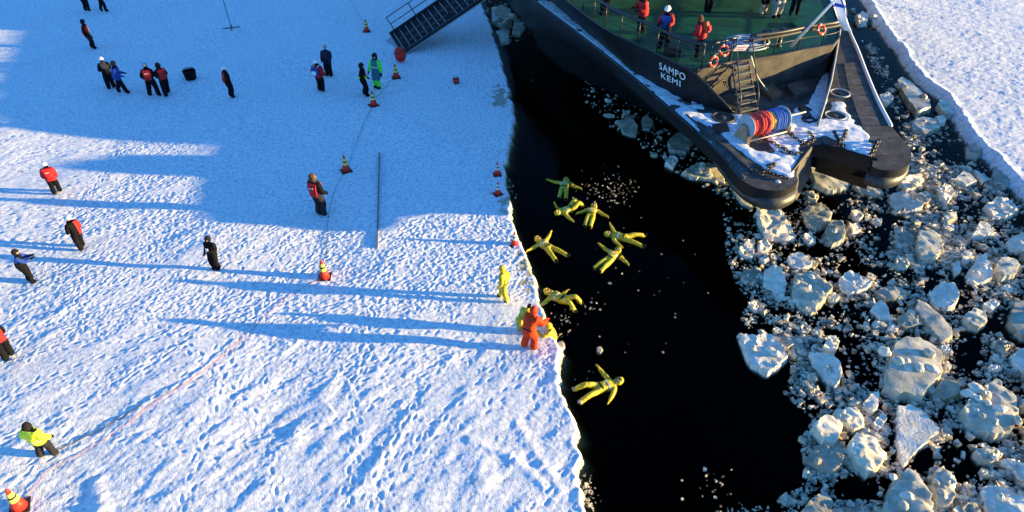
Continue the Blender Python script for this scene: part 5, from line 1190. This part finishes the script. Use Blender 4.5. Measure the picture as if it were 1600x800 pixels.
person('person in red with blue and white backpack and white helmet, back turned', gnd(502, 143), skeleton(((-.11, .02), (.12, -.03)), ((-.28, .12, .95), (.32, .14, .95))), BLK, R(-18), hat=('helmet', 'helmet_white'), extras=(JACKET('red_cloth'), ('backpack', 'blue_cloth', 'white_paint')), group=GI, bulk=1.06)
person('person in dark overalls with yellow safety bands and black hat beside a cone', gnd(570, 148), skeleton(((-.12, -.05), (.13, .1)), ((-.2, .22, .95), (.26, .12, .88)), lean=.05), BLK, R(-82), 1.02, hat=('fur', 'black_fur'), extras=(('shell', 'vest', ALLT, 'red_cloth', .03, lambda J: ((at_up(J, .2), J['up']), (at_up(J, .52), -J['up']), (Vector((0, .0, 0)), Vector((0, 1, 0))), (Vector((.18, 0, 0)), Vector((-1, 0, 0))), (Vector((-.18, 0, 0)), Vector((1, 0, 0))))), BANDS('hivis_yellow', .06, .20)), group=GI, bulk=1.06)
person('person in neon green and dark blue work suit near the gangway foot', gnd(591, 136), skeleton(((-.10, .05), (.12, -.02)), ((-.32, .1, .85), (.34, .16, .86))), {'all': 'black_cloth', 'torso': 'teal_cloth', 'hips': 'teal_cloth', 'upper_arm': 'hivis_green', 'forearm': 'hivis_green', 'thigh': 'teal_cloth', 'shin': 'hivis_green'}, R(160), 1.1, hat=('fur', 'black_fur'), extras=(BANDS('reflective', .2, .25),), group=GI, bulk=1.1)
person('tall person with brown fur hood, red vest and grey trousers in mid ice', gnd(501, 336), skeleton(((-.11, 0), (.12, .02)), ((-.27, .1, .86), (.26, .22, .95)), lean=.0, look=(-.6, .1)), {'all': 'dark_grey_cloth', 'upper_arm': 'black_cloth', 'forearm': 'black_cloth'}, R(-28), 1.34, hat=('hood', 'brown_fur'), extras=(VEST('red_cloth', .04), ('print',)), group=GI, bulk=1.08)
person('person in red jacket and white helmet walking, upper one of the left pair', gnd(90, 302), skeleton(((-.12, -.06), (.12, .16)), ((-.26, .22, .9), (.22, .28, .9)), lean=.16), BLK, R(25), 1.02, hat=('helmet', 'helmet_white'), extras=(JACKET('red_cloth', .025), ('print',)), group=GI, bulk=1.1)
person('person in black with red right sleeve and white helmet, lower one of the left pair', gnd(130, 388), skeleton(((-.12, -.1), (.12, .14)), ((-.22, .24, .92), (.25, .2, .9)), lean=.1), {'all': 'black_cloth'}, R(62), 1.02, hat=('helmet', 'helmet_white'), extras=(('shell', 'jacket', ALLT, 'red_cloth', .025, lambda J: ((at_up(J, -.08), J['up']), (at_up(J, .55), -J['up']), (Vector((.05, 0, 0)), Vector((1, 0, 0))))),), group=GI, bulk=1.1)
person('person all in black with white paper at the chest, facing the camera', gnd(340, 420), skeleton(((-.09, 0), (.09, .03)), ((-.16, .26, 1.18), (.26, .12, .98))), BLK, R(165), 1.0, hat=('fur', 'black_fur'), extras=(('item', 'paper_sheet', 'white_paint', (0, .245, 1.22), (.13, .02, .18)),), group=GI, bulk=1.12)
person('person in black holding out a phone with blue sleeves', gnd(47, 440), skeleton(((-.13, -.08), (.12, .12)), ((-.1, .50, 1.30), (.14, .52, 1.28)), lean=.1), {'all': 'black_cloth', 'upper_arm': 'blue_cloth', 'forearm': 'blue_cloth'}, R(-70), 1.0, hat=('fur', 'black_fur'), extras=(('item', 'phone', 'cone_black', (.03, .62, 1.33), (.15, .02, .08)),), group=GI, bulk=1.1)
person('person in red and black, cut by the left picture edge', gnd(17, 560), skeleton(((-.12, 0), (.12, .12)), ((-.24, .2, .95), (.2, .3, .95)), lean=.1), BLK, R(55), 1.08, hat=('hood', 'red_cloth'), extras=(VEST('red_cloth', .03),), group=GI, bulk=1.1)
person('person in yellow high-visibility jacket with back turned, lower left', gnd(74, 713), skeleton(((-.22, -.05), (.22, .08)), ((-.34, .16, .98), (.36, .18, .94)), look=(.5, 0)), {'all': 'dark_grey_cloth'}, R(-8), .98, hat=('fur', 'black_fur'), extras=(JACKET('hivis_yellow', .03), BANDS('reflective', .06, .11)), group=GI, bulk=1.1)
# immersion suits
def suit(c): return {'all': c, 'hood': c, 'foot': 'black_cloth', 'neck': c, 'glove': c}
GS = 'people in immersion suits'
SY = suit('suit_yellow'); SYG = dict(SY, foot='grey_boot')
person('person in yellow immersion suit walking on the ice edge', gnd(788, 469), skeleton(((-.12, -.2), (.12, .2)), ((-.26, .14, .88), (.28, -.04, .9)), lean=.14), dict(SY, hood='black_cloth'), R(70), 1.02, hat=('hood', 'suit_yellow'), extras=(BANDS('dark_grey_cloth', .02, .07, .016),), group=GS, bulk=1.22)
person('rescuer in orange suit bending forward at the ice edge', gnd(825, 546), skeleton(((-.17, 0), (.17, .05)), ((.05, .62, .95), (.34, .62, 1.0)), lean=.55, drop=.06), suit('suit_orange'), R(-30), 1.16, hat=('hood', 'suit_orange'), extras=(BANDS('dark_grey_cloth', .04, .08, .014),), group=GS, bulk=1.42)
person('person in yellow suit with black hood crouching behind the orange rescuer', gnd(812, 520), skeleton(((-.16, 0), (.16, .1)), ((.0, .5, .55), (.3, .5, .6)), lean=.75, drop=.25), dict(SY, hood='black_cloth'), R(-55), 1.0, group=GS, bulk=1.22)
pp = P(864, 530, WATER); person('person in yellow suit being pulled out of the water beside the orange rescuer', (pp.x, pp.y, WATER - .78), skeleton(((-.12, -.2), (.12, -.1)), ((-.25, .55, 1.35), (.2, .58, 1.32)), lean=.35), SY, R(75), 1.0, hat=('hood', 'suit_yellow'), group=GS, bulk=1.22)
def floater(label, head, hipx, handL, handR, footL, footR, z=WATER + .06, outfit=SY, knees_up=0.0, scale=1.0):
    "floating on the back: pixel targets on the water give the pose; local +Y is up, local +Z runs from hips to head"
    H, B = P(*head, z), P(*hipx, z); a = (H - B); a.z = 0; a.normalize(); mid = H * .5 + B * .5
    front = Vector((0, 0, 1)); right = front.cross(a)
    Rm = Matrix((right, front, a)).transposed()
    org = mid - Rm @ Vector((0, 0, 1.25 * scale)) ; M = Matrix.Translation(org) @ Rm.to_4x4(); Mi = (M @ Matrix.Scale(scale, 4)).inverted()
    def L(px, dy=0.0): q = Mi @ P(*px, z); q.y += dy; return q
    hs = [L(handL, .02), L(handR, .02)]; fs_ = [L(footL, -.04), L(footR, -.04)]
    if hs[0].x > hs[1].x: hs.reverse()
    if fs_[0].x > fs_[1].x: fs_.reverse()
    for q in fs_:                                             # legs keep their length even where the photo foreshortens them
        if .93 - q.z < .55: q.z = .93 - .60; q.y -= .05
    J = skeleton(hands=[tuple(q) for q in hs], feet3=[tuple(q) for q in fs_], knee=(0, 1, 0), elbow=(0, -.5, -.2), look=(0, 0))
    J['hu'] = (Vector((0, .22, 1))).normalized(); J['head'] = J['neck'] + J['hu'] * .135
    person(label, (0, 0, 0), J, outfit, M=M, scale=scale, group='people floating in yellow suits', bulk=1.04, hat=('hood', outfit['all']), extras=(('shell', 'belt', ('torso', 'hips'), 'dark_grey_cloth', .014, lambda J: ((at_up(J, .02), J['up']), (at_up(J, .075), -J['up']))), ('shell', 'chest_strap', ('torso',), 'reflective', .012, lambda J: ((at_up(J, .27), J['up']), (at_up(J, .31), -J['up'])))))
FL = 1.0
floater('topmost floating person in yellow suit, arms spread wide', (886, 277), (879, 302), (852, 281), (911, 297), (871, 318), (884, 317))
floater('floating person in yellow suit whose feet point to the upper right', (873, 333), (893, 326), (868, 321), (901, 352), (903, 316), (911, 321))
floater('floating person in yellow suit with both legs straight down, middle of the upper group', (929, 320), (922, 342), (900, 335), (955, 343), (911, 360), (920, 362))
floater('floating person in yellow suit with black boots at the right end of the group', (951, 367), (978, 372), (945, 336), (978, 394), (1008, 367), (1007, 385))
floater('floating person in yellow suit touching the ice edge with one hand', (838, 373), (862, 391), (865, 357), (821, 395), (892, 401), (875, 416))
floater('lowest floating person of the upper group, right arm stretched out', (966, 391), (950, 408), (936, 382), (984, 416), (926, 420), (934, 427))
floater('floating person in yellow suit right above the orange rescuer', (858, 458), (880, 469), (840, 482), (884, 456), (906, 470), (899, 486))
floater('floating person in yellow suit with grey boots, alone in the lower channel', (962, 598), (938, 606), (935, 575), (947, 640), (897, 608), (906, 628), outfit=SYG, scale=1.0)
# people on the after deck
person('person in black trousers at the forward port rail of the ship', dkp(946, 24), skeleton(((-.12, 0), (.12, .1)), DOWN), BLK, R(120), hat=('beanie', 'black_fur'), group=GD)
person('person in red jacket leaning on the port rail of the ship', dkp(1003, 50), skeleton(((-.14, 0), (.14, .05)), ((-.25, .4, 1.1), (.25, .4, 1.1)), lean=.3), BLK, R(110), .98, hat=('hood', 'black_fur'), extras=(JACKET('red_cloth', .03), ('print',)), group=GD, bulk=1.12)
person('person in blue and red with white helmet at the port rail of the ship', dkp(1037, 74), skeleton(((-.14, 0), (.14, .08)), ((-.2, .38, 1.08), (.22, .38, 1.08)), lean=.25), {'all': 'black_cloth', 'upper_arm': 'red_cloth', 'forearm': 'red_cloth'}, R(150), 1.02, hat=('helmet', 'helmet_white'), extras=(VEST('blue_cloth', .03),), group=GD, bulk=1.12)
person('person in red jacket with orange backpack near the ladder head', dkp(1092, 88), skeleton(((-.14, 0), (.14, .05)), ((-.2, .35, 1.0), (.2, .35, 1.0)), lean=.35), BLK, R(60), .95, hat=('hood', 'brown_fur'), extras=(JACKET('red_cloth', .03), ('backpack', 'orange', 'red_cloth')), group=GD, bulk=1.1)
person('person in black standing alone on the green deck, cut by the top edge', dkp(1105, 18), skeleton(((-.08, 0), (.08, .02)), DOWN), BLK, R(180), hat=('beanie', 'black_fur'), group=GD, bulk=1.1)
person('person in pale grey coat near the flagstaff, cut by the top edge', dkp(1211, 26), skeleton(((-.14, 0), (.14, .1)), ((-.3, .2, .95), (.3, .2, .95))), {'all': 'pale_coat', 'foot': 'black_cloth'}, R(190), 1.05, hat=('beanie', 'beige_cloth'), extras=(('shell', 'coat', ALLT, 'pale_coat', .05, lambda J: ((at_up(J, -.32), J['up']),)),), group=GD, bulk=1.15)
person('person in black beside the one in pale coat on deck', dkp(1240, 22), skeleton(((-.14, 0), (.14, .1)), DOWN), BLK, R(160), hat=('beanie', 'black_fur'), group=GD)
person('person in brown jacket left of the one in pale coat', dkp(1190, 20), skeleton(((-.14, 0), (.14, .1)), DOWN), {'all': 'black_cloth', 'foot': 'beige_cloth', 'shin': 'beige_cloth'}, R(200), hat=('beanie', 'brown_fur'), group=GD)
finish_people()

# ------------------------------------------------------------------ things on the ice
def cone_proto(h, black, pale):
    r = h * .30; o = empty('traffic_cone')
    MB().box((0, 0, .025), (r * 2.15, r * 2.15, .05), None, 0, .94).build('base', black, o)
    def rad(t): return r * .82 * (1 - t) + r * .13 * t
    def seg(a, b, m, name, k=0.0):
        MB().lathe([(rad(a) + k, .05 + a * h), (rad(b) + k, .05 + b * h)] + ([(rad(b) * .5, .05 + b * h + .01)] if b == 1 else []), 20).build(name, m, o, True)
    seg(0, .40, 'cone_red', 'cone_body'); seg(.40, .56, pale, 'reflective_band', .004); seg(.56, .64, black, 'dark_band'); seg(.64, .80, pale, 'reflective_band', .004); seg(.80, 1, 'cone_red' if pale == 'cone_white' or h > .7 else black, 'cone_tip')
    return o
def copy_tree(o):
    c = o.copy(); C.objects.link(c)
    for ch in o.children: k = ch.copy(); C.objects.link(k); k.parent = c
    return c
tall = cone_proto(.80, 'cone_black', 'cone_yellow'); small = cone_proto(.62, 'cone_black', 'cone_white'); usedp = set()
for (x, y, pr, yaw, lab) in ((573, 49, tall, .2, 'tall striped cone left of the gangway foot'), (619, 121, tall, .3, 'tall striped cone in front of the red bundle at the gangway'), (584, 165, tall, .6, 'tall striped cone at the feet of the dark person in safety bands'),
        (541, 267, tall, .5, 'tall striped cone above the long plank in the shade'), (507, 432, tall, .1, 'tall red cone standing in the sun in mid ice'), (30, 791, tall, .45, 'tall red cone in the bottom left corner'),
        (777, 273, small, .2, 'small red cone at the ice edge, topmost of three'), (778, 304, small, .5, 'small red cone at the ice edge, middle of three'), (804, 383, small, .3, 'small red cone at the ice edge, lowest of three')):
    o = pr if id(pr) not in usedp else copy_tree(pr); usedp.add(id(pr)); o.location = gnd(x, y, -.01); o.rotation_euler = (0, 0, yaw); tag(o, lab, 'traffic cone', 'traffic cones on the ice')
def rope(pts, r, material, label, dz=.02, sag=0.0, name='marking_rope'):
    w = [gnd(x, y, dz) for x, y in pts]; path = smooth_path(w, 10)
    path = [Vector((p.x, p.y, max(p.z, ground_z(p.x, p.y) + dz))) for p in path]; c = path[0].copy()
    return tag(MB().tube([p - c for p in path], r, 6).build(name, material, None, True, c), label, 'rope')
mat('rope_dark', (.05, .05, .06), .8); mat('rope_pink', (.38, .10, .14), .8, var=.2, scale=20)
rope([(545, 0), (556, 18), (571, 46)], .009, 'rope_dark', 'thin dark rope running from the cone left of the gangway to the top edge', .3)
rope([(621, 116), (606, 138), (588, 160)], .009, 'rope_dark', 'thin dark rope between the two cones below the gangway', .25)
rope([(582, 168), (566, 200), (543, 262)], .007, 'rope_dark', 'thin dark rope between the lower gangway cone and the plank cone')
rope([(538, 270), (522, 300), (512, 350), (509, 430)], .007, 'rope_dark', 'thin dark rope from the plank cone down to the sunlit cone')
rope([(505, 434), (455, 460), (420, 490), (378, 530)], .006, 'rope_pink', 'thin pink rope leaving the sunlit cone')
rope([(378, 530), (340, 565), (290, 602), (235, 636), (205, 660)], .010, 'rope_pink', 'thick pink rope on the snow in the lower left', .05)
rope([(205, 660), (130, 705), (75, 735), (32, 788)], .006, 'rope_pink', 'thin pink rope end leading to the corner cone')
rope([(79, 706), (130, 684), (180, 658), (222, 634)], .012, 'rope_dark', 'dark strip of rope shadow beside the person in the yellow jacket', .02)  # dark strip laid in place of the pink rope's cast shadow
mat('old_wood', (.22, .20, .19), .8, var=.25, scale=10)
# long plank standing on edge
a, b = gnd(593, 240), gnd(590, 389); d = (b - a); L = d.length; o = MB().box((0, 0, .045), (L, .05, .10), None, 0, 1).build('long_plank', 'old_wood', None, False, (a + b) / 2); o.rotation_euler = (0, 0, math.atan2(d.y, d.x)); tag(o, 'long thin plank standing on edge in the snow', 'plank')
# black bin
p = gnd(299, 124); o = empty('black_bin', p, .4); tag(o, 'open black tub standing on the shaded ice', 'tub')
MB().lathe([(.30, 0), (.36, .5), (.40, .52), (.38, .54), (.34, .5), (.28, .06), (0, .05)], 6).build('tub', 'black_cloth', o); MB().tube(smooth_path([(-.36, 0, .5), (-.2, .1, .66), (.2, .1, .66), (.36, 0, .5)]), .02, 6).build('handle', 'cone_black', o, True)
MB().box((-.1, -.08, .40), (.42, .3, .05)).build('folded_cloth', 'dark_grey_cloth', o)
# pole with cross foot
p = gnd(362, 45); o = empty('barrier_post', p, .35); tag(o, 'thin dark post on a cross foot at the top of the ice', 'post')
MB().tube([(0, 0, 0), (-.12, .5, 2.4)], .025, 6).build('pole', 'rail_black', o, True)
for q in (0, 1.57): MB().box((0, 0, .03), (1.1, .07, .05), Matrix.Rotation(q, 3, 'Z')).build('foot_bar', 'rail_black', o)
# red float near the edge
p = gnd(713, 130); o = empty('red_bucket', p); tag(o, 'small red bucket with dark base near the ice edge', 'bucket')
MB().lathe([(.14, 0), (.17, .12)], 14).build('dark_base', 'cone_black', o, True); MB().lathe([(.175, .12), (.19, .30), (.17, .31), (.15, .2), (0, .19)], 14).build('pail', 'cone_red', o, True)
MB().tube(smooth_path([(-.19, 0, .29), (-.1, .05, .42), (.1, .05, .42), (.19, 0, .29)]), .012, 6).build('handle', 'rail_black', o, True)
# gangway from the ice up to the ship
A = gnd(602, 62, .12); near = gnd(638, 81, .12); Wd = (near - A); Wd.z = 0; Wl = Wd.length; Wd.normalize()
E1 = Vector((0.55, 46.2, 4.5)); G0 = A + Wd * Wl * .5; dirg = (E1 - G0); Lg = dirg.length; dirg.normalize(); Wd = (Wd - dirg * Wd.dot(dirg)).normalized(); upg = dirg.cross(Wd); upg = upg if upg.z > 0 else -upg
W2 = 1.3; gang = empty('gangway', G0); tag(gang, 'dark steel gangway rising from the ice to the ship', 'gangway')
def gp_(t, w, h): return dirg * t + Wd * w + upg * h
rot = Matrix((dirg, Wd, upg)).transposed()
for w in (-W2, W2): MB().box(gp_(Lg / 2, w, .05), (Lg, .10, .26), rot).build('side_beam', 'rail_black', gang)
MB().box(gp_(Lg / 2, 0, -.06), (Lg, .08, .12), rot).build('centre_beam', 'rail_black', gang)
MB().box(gp_(Lg / 2, 0, .0), (Lg, W2 * 1.96, .02), rot).build('walkway', 'dark_grey_cloth', gang)
for k in range(int(Lg / .45)): MB().box(gp_(.25 + k * .45, 0, .03), (.04, W2 * 1.9, .04), rot).build('tread', 'grey_steel', gang)
for k in range(int(Lg / 1.7) + 1):
    for w in (-1, 1): MB().tube([gp_(.4 + k * 1.7, w * W2, .1), gp_(.4 + k * 1.7, w * (W2 + (.28 if w < 0 else .02)), 1.05)], .035, 6).build('stanchion', 'rail_black', gang, True)
for w in (-1, 1):
    for h in (.55, 1.02): MB().tube([gp_(.4, w * (W2 + (.28 if w < 0 else .02) * h), h), gp_(Lg, w * (W2 + (.28 if w < 0 else .02) * h), h)], .03, 6).build('handrail', 'rail_black', gang, True)
MB().tube([gp_(.2, W2 + .12, -.02), gp_(Lg, W2 + .12, -.02)], .035, 6).build('edge_pipe', 'grey_steel', gang, True)
MB().box(gp_(-.25, -.1, -.06), (.6, W2 * 1.6, .03), rot).build('foot_plate', 'grey_steel', gang)
# red bundle at the gangway foot
p = gnd(629, 96); o = empty('red_bundle', p, .5); tag(o, 'red oval bundle with dark straps leaning at the gangway foot', 'bundle')
MB().lathe([(0.001, 0.02), (.20, .08), (.32, .28), (.36, .52), (.32, .76), (.2, .96), (0.001, 1.02)], 18, Matrix.Rotation(-.22, 4, 'Y') @ Matrix.Diagonal((1, .55, 1, 1))).build('padded_bag', 'cone_red', o, True)
for z in (.3, .72): MB().tube([Matrix.Rotation(-.22, 4, 'Y') @ Vector((.345 * math.cos(a), .19 * math.sin(a), z)) for a in [k * .3307 for k in range(19)]], .02, 6, closed=True).build('strap', 'cone_black', o, True)
